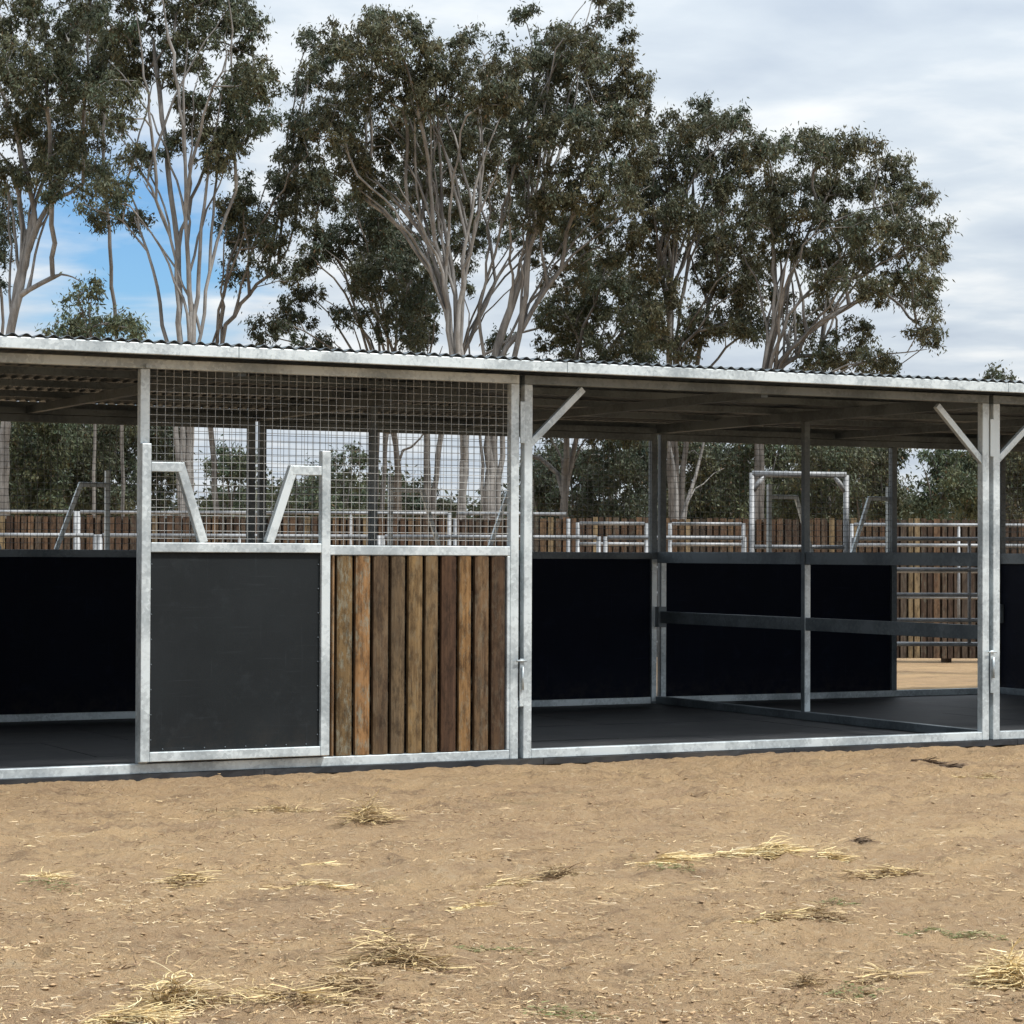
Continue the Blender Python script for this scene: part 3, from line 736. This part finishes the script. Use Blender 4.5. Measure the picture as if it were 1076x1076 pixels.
tree('gum_tree', 'biggest multi-stemmed pale gum at centre, its stems fanning out left', 53, 480,
     [([(488, 520), (486, 450), (474, 372), (468, 322), (456, 272), (440, 242), (412, 208), (378, 172), (356, 150)], .12),
      ([(487, 450), (475, 372), (468, 300), (453, 232), (440, 192), (422, 165), (398, 140)], .11), ([(488, 450), (478, 372), (479, 310), (471, 250), (456, 195), (438, 150), (425, 110), (408, 60)], .12),
      ([(490, 450), (482, 372), (486, 300), (491, 250), (500, 200), (514, 150), (535, 108)], .12), ([(490, 440), (486, 365), (489, 290), (503, 230), (507, 150), (498, 80)], .10),
      ([(468, 325), (440, 265), (405, 225), (380, 205)], .05), ([(479, 315), (462, 240), (455, 150), (462, 80)], .05), ([(456, 200), (430, 150), (390, 100), (360, 60)], .045), ([(453, 235), (452, 160), (452, 110)], .04)],
      [(385, 40, 36, 28, 1.1), (425, 45, 34, 28, 1.1), (352, 75, 26, 34, 1.1), (395, 85, 38, 32, 1.1), (440, 85, 34, 34, 1.), (345, 125, 26, 32, 1.1), (388, 135, 36, 34, .9), (430, 140, 34, 34, .7), (478, 80, 34, 34, .9), (505, 55, 26, 26, .8), (480, 130, 36, 36, .7), (520, 95, 28, 34, .8), (365, 175, 30, 30, .9), (405, 190, 34, 26, .6), (450, 190, 34, 26, .45), (500, 170, 30, 30, .5), (395, 22, 26, 14, .5), (465, 48, 20, 14, .4), (350, 45, 18, 18, .6), (535, 70, 20, 22, .7), (535, 150, 20, 30, .6), (470, 225, 30, 20, .35)],
     BARK_PALE, OLB, 27, GG, extra=20)
tree('gum_tree', 'pale gum right of centre with a stout leaning trunk and a broad domed crown', 55, 516,
     [([(514, 540), (516, 450), (518, 392), (530, 342), (545, 302), (558, 252), (570, 202), (580, 142), (574, 80)], .19), ([(520, 450), (524, 385), (548, 345), (577, 300), (602, 268), (630, 245), (662, 222)], .11),
      ([(530, 440), (541, 375), (552, 310), (556, 262), (572, 225), (600, 170), (618, 110)], .10), ([(512, 440), (508, 372), (504, 325), (520, 265), (535, 210), (540, 160)], .10), ([(504, 430), (493, 372), (492, 330), (480, 290)], .07), ([(560, 250), (590, 200), (630, 160), (650, 120)], .05)],
      [(570, 52, 36, 24, 1.1), (612, 52, 34, 26, 1.1), (600, 35, 20, 12, .6), (640, 12, 18, 18, .7), (655, 25, 16, 18, .5), (622, -8, 18, 12, .4), (555, 85, 30, 30, 1.1), (598, 90, 38, 32, 1.2), (645, 75, 26, 34, 1.2), (665, 105, 18, 30, 1.1), (560, 130, 28, 32, .9), (605, 140, 36, 34, 1.), (650, 145, 32, 36, 1.2), (585, 190, 36, 30, .8), (635, 200, 36, 34, 1.1), (672, 185, 16, 36, .9), (560, 230, 24, 26, .6), (610, 245, 30, 26, .9), (655, 250, 30, 32, 1.1), (552, 10, 9, 9, .4), (545, 180, 20, 26, .6), (520, 130, 18, 26, .6), (590, 290, 24, 22, .7)],
     BARK_PALE, OLB, 28, GG, extra=20)
tree('gum_tree', 'shaded gum directly behind the two biggest central gums, seen between their stems', 63, 450,
     [([(450, 560), (448, 450), (440, 350), (452, 280), (470, 220)], .11), ([(455, 540), (470, 420), (510, 320), (540, 260)], .09), ([(448, 450), (425, 330), (400, 270)], .07)],
      [(440, 130, 34, 30, .9), (480, 165, 36, 30, .9), (520, 200, 30, 30, .8), (430, 190, 34, 28, .9), (470, 225, 34, 28, .9), (410, 235, 26, 24, .9), (520, 120, 30, 30, .8), (545, 165, 22, 30, .9), (445, 265, 30, 24, .8), (490, 265, 22, 20, .6), (540, 240, 20, 26, .7), (430, 305, 24, 24, .9), (385, 200, 26, 26, .8), (590, 240, 26, 26, .8), (620, 280, 26, 24, .8), (455, 350, 14, 16, .8), (530, 360, 18, 14, .9), (470, 300, 24, 22, .7), (435, 350, 16, 18, .9), (610, 330, 26, 24, 1.), (565, 200, 24, 24, .8), (500, 250, 22, 20, .7), (400, 270, 24, 22, .9), (560, 275, 16, 16, .6)],
     BARK_MID, OL, 33, GG, extra=16)
tree('gum_tree', 'thin-stemmed gum filling the gap between the five-stemmed gum and the left edge gum', 60, 128,
     [([(128, 470), (126, 380), (118, 300), (112, 220), (108, 150)], .05)],
      [(105, 130, 22, 26, 1.), (112, 60, 22, 30, 1.), (100, 180, 24, 20, 1.), (92, 20, 24, 30, .9), (98, 215, 12, 12, .9)],
     BARK_MID, OL, 34, GG)
tree('gum_tree', 'dense olive gum low behind the roof right of the central gums', 60, 592,
     [([(592, 560), (594, 500), (596, 440), (606, 370), (625, 320), (640, 270)], .16), ([(592, 520), (575, 490), (560, 478), (545, 470)], .06), ([(597, 500), (625, 400), (650, 350), (672, 300)], .10)],
      [(600, 320, 28, 30, 1.2), (640, 300, 32, 32, 1.3), (675, 320, 30, 34, 1.3), (610, 360, 32, 22, 1.3), (655, 360, 36, 24, 1.4), (690, 365, 30, 22, 1.2), (620, 400, 36, 26, 1.2), (680, 400, 34, 26, 1.1), (640, 440, 40, 26, 1.1), (570, 440, 24, 30, .8), (575, 345, 18, 20, .9)],
     BARK_MID, OL, 29, GG, extra=10)
tree('gum_tree', 'gum with thin upright stems between the central dome and the far right crown', 57, 706,
     [([(706, 540), (704, 450), (702, 385), (704, 330), (706, 280), (712, 210), (725, 155)], .10), ([(710, 530), (710, 440), (709, 385), (714, 322), (722, 272), (736, 228), (748, 175)], .10), ([(716, 540), (722, 450), (735, 370), (745, 320), (765, 270), (780, 210)], .09), ([(705, 330), (690, 260), (685, 200), (694, 150)], .05)],
      [(695, 140, 24, 18, 1.2), (730, 130, 30, 22, 1.2), (765, 140, 26, 22, 1.2), (780, 165, 20, 22, 1.1), (690, 175, 22, 28, 1.1), (725, 172, 34, 24, .9), (760, 185, 28, 26, .8), (690, 215, 26, 30, 1.2), (720, 225, 30, 28, 1.1), (755, 235, 28, 22, .9), (690, 262, 24, 30, 1.2), (775, 265, 26, 28, 1.2), (740, 280, 26, 28, .9), (695, 305, 26, 24, 1.), (770, 310, 28, 30, 1.2), (745, 340, 28, 28, 1.), (720, 360, 28, 20, .8), (785, 350, 22, 26, 1.1), (660, 200, 14, 30, .9), (735, 112, 16, 8, .6), (800, 225, 20, 26, 1.), (790, 290, 18, 24, .8), (815, 310, 16, 20, .7), (680, 340, 22, 26, 1.), (755, 205, 22, 20, .9)],
     BARK_MID, OLB, 30, GG, extra=26)
tree('gum_tree', 'wide spreading gum at the right with branches reaching out over open sky', 54, 800,
     [([(794, 540), (798, 450), (804, 392), (815, 350), (830, 292), (850, 242), (870, 205), (884, 178)], .12), ([(800, 450), (808, 392), (830, 332), (856, 300), (888, 270), (935, 240)], .10), ([(796, 450), (802, 388), (812, 340), (822, 288), (838, 232), (842, 180)], .09), ([(802, 450), (814, 390), (850, 350), (892, 322), (925, 305), (952, 300)], .07), ([(850, 242), (890, 225), (930, 210), (960, 205)], .04), ([(856, 300), (900, 290), (950, 262), (978, 240)], .04), ([(798, 450), (812, 395), (838, 375), (880, 372)], .05), ([(925, 305), (950, 318), (968, 338)], .02)],
      [(800, 155, 24, 18, 1.1), (835, 152, 30, 18, 1.2), (875, 158, 28, 20, 1.2), (905, 152, 24, 16, 1.1), (935, 175, 22, 20, 1.2), (925, 200, 26, 18, 1.1), (960, 205, 20, 18, 1.1), (984, 234, 12, 14, 1.1), (850, 190, 38, 20, 1.1), (890, 195, 34, 22, 1.), (805, 195, 24, 26, 1.1), (820, 235, 24, 22, 1.), (870, 235, 30, 20, .9), (915, 240, 32, 22, 1.), (960, 250, 24, 22, 1.1), (985, 262, 7, 8, .8), (930, 280, 30, 20, 1.), (972, 288, 14, 22, 1.1), (890, 280, 28, 20, .9), (975, 318, 10, 12, .9), (905, 305, 24, 18, .9), (935, 318, 22, 12, .9), (970, 340, 10, 12, 1.), (980, 354, 6, 8, 1.), (860, 325, 22, 16, .7), (900, 345, 20, 12, .8), (880, 375, 30, 14, 1.2), (915, 382, 20, 12, 1.1), (850, 385, 20, 10, 1.), (820, 265, 18, 16, .7), (840, 270, 22, 14, .4), (935, 383, 6, 5, .8), (780, 235, 18, 26, 1.), (850, 265, 26, 20, .8), (885, 258, 28, 18, .9), (945, 228, 26, 18, 1.), (845, 225, 26, 22, .9), (875, 300, 24, 18, .7), (955, 295, 18, 16, .9), (890, 360, 24, 14, .9), (845, 355, 18, 20, .6)],
     BARK_MID, OLB, 31, GG, extra=34, crown_depth=1.8)
# lower / farther trees seen under and beside the roof
LG = 'lower trees behind the board fence'
def bush(px, ytop, w, depth, label, c=OLG, seed=0, ybot=548, den=1.15, bark=BARK_MID, name='bushy_gum', lean=0):
    h = ybot-ytop; cl = []
    r_ = np.random.default_rng(seed); k = max(9, int(w*h/(430 if c is DK else 330)))
    for _ in range(k):
        t = r_.uniform(0, 1); hw = w/2*(.62+.38*math.sin(math.pi*min(1, .15+t*.75)))
        cl.append((px+lean*(1-t)+r_.uniform(-1, 1)*hw*.75, ytop+h*t*.9+8, r_.uniform(13, 24), r_.uniform(11, 19), den*r_.uniform(.8, 1.2)))
    st = [([(px, 575), (px+2, ybot-10), (px+lean*.5, ytop+h*.5), (px+lean, ytop+h*.15)], .10), ([(px, 570), (px-w*.12, ytop+h*.5), (px-w*.22, ytop+h*.2)], .06), ([(px, 570), (px+w*.14, ytop+h*.5), (px+w*.24, ytop+h*.25)], .06)]
    return tree(name, label, depth, px, st, cl, bark, c, seed, LG, leaf=(.135, .045), dens=.8, crown_depth=1.2, clr=.33)
bush(30, 425, 110, 62, 'leafy olive tree filling the left stall opening at its left', OLG, 41)
bush(105, 430, 90, 64, 'leafy olive tree behind the slanted door bar in the left stall', OL, 42)
bush(165, 440, 60, 66, 'small dark tree just right of the left front post', DK, 43)
bush(240, 468, 50, 70, 'sparse pale tree behind the left leg of the yoke notch', OLG, 44, den=.7)
bush(312, 500, 70, 72, 'low rounded tree under the sky gap behind the yoke notch', OLG, 45)
bush(362, 470, 40, 70, 'slim tree left of the dark forked trunk, seen through mesh', OLG, 46, den=.9)
bush(450, 500, 60, 72, 'low tree between the dark forked trunk and the pale trunks', DK, 47)
bush(640, 455, 80, 66, 'dark dense tree in the middle stall opening', DK, 48)
bush(560, 480, 60, 66, 'dark tree immediately right of the middle front posts', DK, 49)
bush(735, 455, 80, 64, 'olive tree behind the left post of the arched gateway', OL, 50)
bush(800, 455, 70, 64, 'olive green tree inside the arched gateway', OLG, 51)
bush(870, 455, 80, 63, 'olive tree behind the right post of the arched gateway', OL, 52)
bush(925, 455, 50, 66, 'tree behind the post beside the open rear doorway', OL, 53)
bush(985, 472, 80, 64, 'leafy tree above the open rear doorway on the right', OLG, 54, lean=20)
bush(1062, 388, 70, 60, 'tree rising over the roof at the right edge of the photo', OL, 55)
bush(5, 440, 60, 68, 'dark tree behind the pale left edge trunk', DK, 56)
bush(70, 438, 80, 74, 'shaded tree between the two leafy olive trees of the left stall', DK, 57)
bush(600, 458, 70, 72, 'dark tree behind the leaning pale trunk in the middle stall', DK, 58)
bush(690, 458, 70, 70, 'dark tree behind the paired pale trunks', DK, 59)
bush(765, 458, 70, 74, 'dark tree behind the gateway arch, between the two olive trees', DK, 63)
bush(840, 458, 80, 74, 'dark tree directly behind the divider post of the right stall', DK, 64)
bush(905, 460, 60, 74, 'shaded tree left of the open rear doorway', DK, 65)
bush(1030, 470, 60, 72, 'dark tree behind the right front posts', DK, 66)
tree('forked_tree', 'dark bare-trunked forked tree seen through the front mesh right of centre', 50, 417,
     [([(417, 575), (417, 520), (416, 450), (414, 400)], .17), ([(417, 492), (432, 470), (452, 448), (470, 420)], .06), ([(416, 475), (402, 455), (385, 438), (370, 415)], .05)],
     [(392, 395, 20, 10, .8), (440, 400, 24, 10, .8), (415, 385, 20, 10, .7)], BARK_DARK, DK, 60, LG)
tree('gum_tree', 'pair of pale close trunks seen right of the dark double rear post', 52, 712,
     [([(708, 575), (710, 520), (704, 470), (700, 420)], .11), ([(712, 575), (720, 530), (740, 470), (742, 420)], .10), ([(722, 530), (740, 508), (760, 492)], .04)], [(700, 405, 20, 12, .9), (745, 405, 22, 12, .9)], BARK_PALE, OL, 62, LG)
# distant wood: one mass, far off
def far_wood():
    pts = []; global rng
    rng = np.random.default_rng(99)
    cs = []
    for x in np.arange(-300, 1400, 9):
        top = 528+16*math.sin(x*.013)+10*math.sin(x*.041+1)+rng.uniform(-8, 8)
        for y in np.arange(top, 572, 8): cs.append(at_depth(x+rng.uniform(-5, 5), y+rng.uniform(-4, 4), rng.uniform(95, 112)))
    C = np.array(cs); npc = 46; P = np.repeat(C, npc, 0); P = P+unitv(len(P))*np.abs(rng.normal(size=(len(P), 1)))*.45
    ax = unitv(len(P)); sd = np.cross(ax, unitv(len(P))); sd /= np.linalg.norm(sd, axis=1, keepdims=True)+1e-9
    V = np.stack([P, P+ax*.14+sd*.07, P+ax*.3, P+ax*.14-sd*.07], 1).reshape(-1, 3); k = np.arange(len(P))*4
    tone = np.repeat(rng.uniform(.6, 1.4, (len(C), 1)), npc, 0)*rng.uniform(.7, 1.3, (len(P), 1))
    o = fast_mesh('distant_wood', V, np.stack([k, k+1, k+2, k+3], 1), LEAF, np.array([[.055, .065, .038]])*tone)
    tag(o, 'low distant wood of dark green scrub on the horizon beyond the board fence', 'trees', None, 'stuff')
far_wood()

# ================================================================== LITTER on the dirt
SC = [(.74, .58, .34), (.64, .49, .29), (.80, .66, .42), (.50, .36, .20), (.34, .23, .135), (.68, .57, .40)]
def strands(n, cx, cy, sx, sy, lmin, lmax, w, cols, lift=.01, align=None, up=.25, rg=None):
    """curved flat stalks scattered round (cx,cy); returns V,F,C"""
    r = rg; V = []; Fq = []; C = []
    x = cx+r.normal(size=n)*sx; y = cy+r.normal(size=n)*sy
    z = ground_h(x, y)
    for i in range(n):
        L_ = r.uniform(lmin, lmax); a = (align+r.normal()*.45) if align is not None else r.uniform(0, 2*math.pi); el = abs(r.normal())*up; k = r.normal()*2.0
        zl = z[i]+.004+abs(r.normal())*lift; p = np.array([x[i], y[i], zl]); seg = 4; ww = w*r.uniform(.6, 1.5); o = len(V); c = cols[r.integers(len(cols))]; tn = r.uniform(.75, 1.2)
        tw = r.uniform(-1., 1.)
        for j in range(seg+1):
            t = j/seg; d = np.array([math.cos(a), math.sin(a), 0.]); s_ = np.array([-d[1]*math.cos(tw), d[0]*math.cos(tw), math.sin(tw)])*ww/2*(1-.5*t)
            V.append(p+s_); V.append(p-s_)
            p = p+d*L_/seg*math.cos(el)+np.array([0, 0, L_/seg*math.sin(el)]); a += k*.16; el -= .16*up*2
            p[2] = max(p[2], z[i]+.003)
        for j in range(seg): Fq.append((o+2*j, o+2*j+1, o+2*j+3, o+2*j+2)); C.append(tuple(v_*tn for v_ in c))
    return V, Fq, C
def merge(lst):
    V = []; Fq = []; C = []
    for v, f, c in lst:
        o = len(V); V += v; Fq += [tuple(i+o for i in q) for q in f]; C += c
    return np.array(V), np.array(Fq), np.array(C)
rg = np.random.default_rng(5)
# loose litter over the whole visible dirt
lit = []
npt = 0
for _ in range(900):
    px, py = rg.uniform(-40, 1116), 800+(rg.random()**.8)*300
    p = at_z(px, py)
    if p[1] > -.25: continue
    kind = rg.random()
    if kind < .62: lit.append(strands(int(rg.integers(5, 22)), p[0], p[1], .09, .06, .012, .055, .0026, [SC[0], SC[1], SC[3], SC[5]], .003, rg.uniform(0, 3.1), .12, rg))
    else: lit.append(strands(int(rg.integers(10, 34)), p[0], p[1], rg.uniform(.04, .13), rg.uniform(.04, .09), .008, .035, .0042, [SC[3], SC[4], (.2, .13, .08), (.26, .17, .10)], .008, None, .3, rg))
for _ in range(3600):
    px, py = rg.uniform(-40, 1116), 805+(rg.random()**.8)*300
    p = at_z(px, py)
    if p[1] > -.12: continue
    lit.append(strands(1, p[0], p[1], .01, .01, .008, .05, .0028, SC+[(.24, .16, .10)]*3, .002, None, .1, rg))
V, Fq, C = merge(lit)
tag(fast_mesh('loose_straw', V, Fq, STRAW, C), 'loose bits of straw and twig scattered over the dirt in front of the stable', 'straw', None, 'stuff')
# clods
V = []; Fq = []; C = []
ico = [(0, 0, 1), (.9, 0, .3), (.28, .85, .35), (-.72, .52, .3), (-.72, -.52, .25), (.28, -.85, .3), (.2, .2, -.3)]
icf = [(0, 1, 2), (0, 2, 3), (0, 3, 4), (0, 4, 5), (0, 5, 1), (1, 6, 2), (2, 6, 3), (3, 6, 4), (4, 6, 5), (5, 6, 1)]
for _ in range(9000):
    px, py = rg.uniform(-40, 1116), 800+(rg.random()**.8)*300
    p = at_z(px, py)
    if p[1] > -.1: continue
    s_ = .0035+.010*rg.random()**7; a = rg.uniform(0, 6.28); zz = float(ground_h(p[0], p[1])); o = len(V); sx_, sy_ = rg.uniform(.8, 1.9), rg.uniform(.7, 1.3)
    for v in ico:
        x, y = v[0]*sx_*s_, v[1]*sy_*s_; V.append((p[0]+x*math.cos(a)-y*math.sin(a)+rg.normal()*s_*.1, p[1]+x*math.sin(a)+y*math.cos(a), zz+v[2]*s_*.45-.001))
    c = [(.58, .40, .23), (.48, .33, .19), (.38, .26, .155), (.64, .46, .27)][rg.integers(4)]
    for f in icf: Fq.append(tuple(i+o for i in f)); C.append(c)
tag(fast_mesh('dirt_clods', np.array(V), np.array(Fq), STRAW, np.array(C)), 'small clods and crumbs of dry earth lying on the dirt', 'dirt clods', None, 'stuff')
# named clumps
YEL = [(.80, .64, .34), (.72, .56, .29), (.86, .74, .46)]; BRN = [(.30, .21, .12), (.40, .29, .16), (.22, .15, .09), (.55, .42, .24)]; MIXD = YEL[:2]+BRN
def clump(name, px, py, wpx, hpx, n, cols, label, lift=.03, up=.6, lmin=.06, lmax=.2, align=None, mound=0.0, w=.0038, mat=STRAW, cat='straw clump', group='straw clumps on the dirt'):
    p = at_z(px, py); d = (p-CAM)@FW; sc = d/F; fs = d/1.25       # foreshortening of the ground
    sx = wpx*sc/3.2; sy = hpx*sc/3.2*2.2
    up *= .45; lmin *= .65; lmax *= .88; n = int(n*1.8)
    if mat is STRAW and cat == 'straw clump': cols = list(cols)+[BRN[1], (.50, .38, .21)]
    zz = float(ground_h(p[0], p[1])); r_ = RT[:2]/np.linalg.norm(RT[:2]); f_ = np.array([-r_[1], r_[0]])
    V, Fq, C = strands(n, 0, 0, 1, 1, lmin, lmax, w, cols, lift, align, up, rg) if False else (None, None, None)
    L_ = []
    for i in range(n):
        a, b2 = np.clip(rg.normal(), -1.8, 1.8)*sx, np.clip(rg.normal(), -1.8, 1.8)*sy
        q = p[:2]+r_*a+f_*b2; e = math.exp(-(a/sx)**2*.7-(b2/sy)**2*.7)
        v, f, c = strands(1, q[0], q[1], 0, 0, lmin, lmax, w, cols, lift*(.2+e), align, up*(.35+e), rg)
        mz = mound*e*rg.random(); v = [x+np.array([0, 0, mz]) for x in v]; L_.append((v, f, c))
    V, Fq, C = merge(L_)
    root = empty(name, (p[0], p[1], zz), label, cat, group)
    me = fast_mesh('strands', V, Fq, mat, C, parent=root)
    return root
clump('straw_clump', 386, 868, 44, 16, 260, MIXD, 'brown and gold straw tuft standing alone on the dirt below the clad panel', .03, .75, .06, .16, mound=.05)
clump('straw_clump', 300, 849, 60, 9, 150, MIXD, 'flat scattered straw patch nearest the sliding door', .008, .3, .04, .12, None)
clump('straw_clump', 318, 931, 80, 7, 110, YEL, 'thin pale yellow streak of straw left of centre', .006, .2, .05, .14, -.45)
clump('straw_clump', 195, 928, 44, 22, 190, MIXD, 'loose brown straw ring with pale stalks, left of the thin yellow streak', .012, .4, .05, .14)
clump('straw_clump', 48, 921, 26, 12, 70, YEL, 'small pale fan of straw near the left edge of the photo', .012, .5, .06, .14)
clump('straw_clump', 184, 1058, 50, 22, 420, YEL+BRN[:2], 'large golden tuft of straw at the bottom left', .025, .6, .06, .17, mound=.04)
clump('straw_clump', 130, 1072, 80, 10, 260, YEL, 'flat bright yellow straw spread left of the large golden tuft', .01, .3, .08, .2, -.3)
clump('straw_clump', 290, 1058, 110, 20, 300, MIXD, 'thin scattered straw trailing right from the large golden tuft', .01, .35, .06, .18)
clump('straw_clump', 414, 1016, 90, 22, 330, BRN+YEL[:1], 'wide brown straw heap low left of the centre of the dirt', .025, .6, .06, .2, mound=.04)
clump('straw_clump', 365, 1045, 50, 24, 150, BRN, 'dull brown patch of chaff below the wide brown heap', .01, .3, .03, .1)
clump('straw_clump', 590, 921, 52, 12, 190, BRN[:3], 'dark brown twiggy heap at the middle of the dirt', .02, .6, .04, .11, mound=.025)
clump('straw_clump', 520, 930, 50, 9, 110, YEL+BRN[:2], 'pale straw scrap touching the left of the dark twiggy heap', .008, .3, .05, .12, -.4)
clump('straw_clump', 486, 958, 34, 6, 60, YEL, 'small pale straw wisp below the middle twiggy heap', .006, .2, .05, .12, -.4)
clump('straw_clump', 690, 910, 60, 8, 150, YEL, 'long pale straw bundle beside a green weed patch', .01, .3, .07, .18, -.45)
clump('straw_clump', 798, 904, 54, 12, 330, YEL, 'bright pale yellow straw bunch right of centre, in a row of two', .02, .55, .06, .16, -.3, mound=.02)
clump('straw_clump', 868, 906, 28, 8, 100, YEL, 'smaller pale straw bunch right of the bright yellow one', .015, .5, .05, .14, -.3)
clump('straw_clump', 742, 905, 44, 6, 90, YEL+BRN[:1], 'thin pale straw trail left of the bright yellow bunch', .006, .2, .05, .12, -.4)
clump('straw_clump', 930, 928, 70, 9, 150, MIXD, 'scattered dull straw at the right below the row of pale bunches', .008, .3, .04, .12)
clump('straw_clump', 864, 970, 46, 10, 160, BRN[:3], 'dark brown crumbly chaff heap in the right of the dirt', .016, .5, .03, .08, mound=.02)
clump('straw_clump', 802, 972, 60, 7, 110, YEL+BRN[:2], 'long thin pale straw line left of the dark crumbly heap', .006, .2, .05, .14, -.55)
clump('straw_clump', 847, 1032, 20, 12, 80, BRN[:3], 'tiny dark brown tuft at the lower right', .016, .7, .03, .07, mound=.015)
clump('straw_clump', 926, 1025, 44, 12, 90, MIXD, 'few loose curled straws left of the big pale tuft at the right edge', .012, .5, .05, .13)
clump('straw_clump', 1062, 1034, 44, 28, 560, YEL, 'big pale golden straw tuft at the lower right edge', .02, .65, .06, .16, mound=.035)
clump('straw_clump', 1030, 818, 60, 12, 160, MIXD, 'straw scraps on the dirt in front of the right front posts', .01, .4, .05, .13)
clump('straw_clump', 330, 905, 30, 6, 40, YEL, 'faint pale wisp of straw above the thin yellow streak', .005, .2, .04, .1, -.4)
clump('twig_clump', 972, 803, 26, 4, 60, [(.12, .085, .06), (.17, .12, .08)], 'dark twigs lying on the dirt left of the right front posts', .008, .3, .04, .11, -.5, w=.008, cat='twigs', group='dark twigs on the dirt')
clump('twig_clump', 1001, 807, 24, 5, 60, [(.12, .085, .06), (.17, .12, .08)], 'dark twigs nearest the straw scraps by the right front posts', .008, .3, .04, .11, -.5, w=.008, cat='twigs', group='dark twigs on the dirt')
clump('twig_clump', 898, 884, 12, 3, 80, [(.20, .14, .09)], 'short dark curved twig alone on the right of the dirt', .006, .3, .05, .10, -.8, w=.008, cat='twigs', group='dark twigs on the dirt')
GRN = [(.19, .22, .085), (.24, .25, .11), (.32, .26, .14), (.36, .27, .16)]
for (x, y, w_, h_, n, lb) in ((1000, 976, 80, 12, 500, 'low dull green weed patch above the pale tuft at the right'), (515, 998, 66, 7, 240, 'thin green weed patch right of the wide brown straw heap'), (700, 917, 44, 7, 200, 'small green weed patch under the long pale straw bundle'), (880, 952, 26, 5, 90, 'faint green weed patch above the dark crumbly heap'), (895, 1045, 60, 14, 160, 'sparse green weed patch at the lower right'), (600, 1066, 70, 12, 300, 'greenish grass patch at the bottom edge near the centre'), (55, 930, 50, 8, 120, 'faint green weed patch beside the small pale fan')):
    clump('weed_patch', x, y, w_*1.2, h_*1.8, int(n*.6), GRN, lb, .004, .35, .015, .04, None, w=.004, mat=WEED, cat='weeds', group='green weed patches on the dirt')

# ================================================================== LIGHT
SUN_EL = math.radians(56)
sdir = np.array([.40, -.62, 0]); sdir = sdir/np.linalg.norm(sdir)*math.cos(SUN_EL); sdir[2] = math.sin(SUN_EL)   # towards the sun
ld = bpy.data.lights.new('sun', 'SUN'); ld.energy = 3.6; ld.angle = math.radians(6); ld.color = (1.0, .96, .90)
lo = bpy.data.objects.new('sun', ld); col.objects.link(lo); lo.location = (0, 0, 30)
lo.rotation_euler = Vector((-sdir[0], -sdir[1], -sdir[2])).to_track_quat('-Z', 'Y').to_euler()
w = bpy.data.worlds.new('World'); scene.world = w; w.use_nodes = True
N = NT(w.node_tree); bg = w.node_tree.nodes['Background']
sky = N.n('ShaderNodeTexSky', sky_type='NISHITA', sun_disc=False); sky.sun_elevation = SUN_EL; sky.sun_rotation = math.atan2(sdir[0], sdir[1]); sky.dust_density = .6; sky.ozone_density = 2.0
STR = .11; bg.inputs['Strength'].default_value = STR
tc = N.n('ShaderNodeTexCoord'); dirv = tc.outputs['Generated']
sx = N.n('ShaderNodeSeparateXYZ'); N.l(dirv, sx.inputs[0])
zc = math_node(N, 'MAXIMUM', sx.outputs[2], 0.0)
den = math_node(N, 'ADD', zc, .10)
cx = N.n('ShaderNodeCombineXYZ'); N.l(math_node(N, 'DIVIDE', sx.outputs[0], den), cx.inputs[0]); N.l(math_node(N, 'DIVIDE', sx.outputs[1], den), cx.inputs[1])
cv = cx.outputs[0]
n1 = noise(N, cv, 1.5, 7, .52, .3); n2 = noise(N, scaled(N, cv, (1, 1, 1), (5, 3, 0)), 3.6, 6, .5, .2)
# the blue opening low at the left of the view
bd_ = ray(150, 275); bd_ = bd_/np.linalg.norm(bd_)
dp = N.n('ShaderNodeVectorMath', operation='DOT_PRODUCT'); N.l(dirv, dp.inputs[0]); dp.inputs[1].default_value = tuple(bd_)
ang = math_node(N, 'ARCCOSINE', dp.outputs['Value'])
hole = N.n('ShaderNodeMapRange', interpolation_type='SMOOTHSTEP'); N.l(ang, hole.inputs[0]); hole.inputs[1].default_value = .0; hole.inputs[2].default_value = .125; hole.inputs[3].default_value = .50; hole.inputs[4].default_value = 0.0
cover = math_node(N, 'SUBTRACT', math_node(N, 'ADD', math_node(N, 'MULTIPLY', n1, .80), math_node(N, 'MULTIPLY', n2, .42)), hole.outputs[0])
cmask = ramp(N, cover, [(.13, (0, 0, 0)), (.36, (1, 1, 1))])
k_ = 1/STR
shade = ramp(N, math_node(N, 'ADD', math_node(N, 'MULTIPLY', n2, .6), math_node(N, 'MULTIPLY', n1, .4)), [(.34, (.50, .575, .67)), (.50, (.62, .69, .76)), (.64, (.83, .86, .875))])
vm = N.n('ShaderNodeVectorMath', operation='SCALE'); N.l(shade, vm.inputs[0])
N.l(math_node(N, 'MULTIPLY', math_node(N, 'ADD', math_node(N, 'MULTIPLY', zc, 1.0), .86), k_), vm.inputs['Scale'])
N.l(mix(N, cmask, mix(N, 1.0, sky.outputs[0], (.62, .88, 1.12), 'MULTIPLY'), vm.outputs[0]), bg.inputs['Color'])
print('LEAVES', NLEAF)
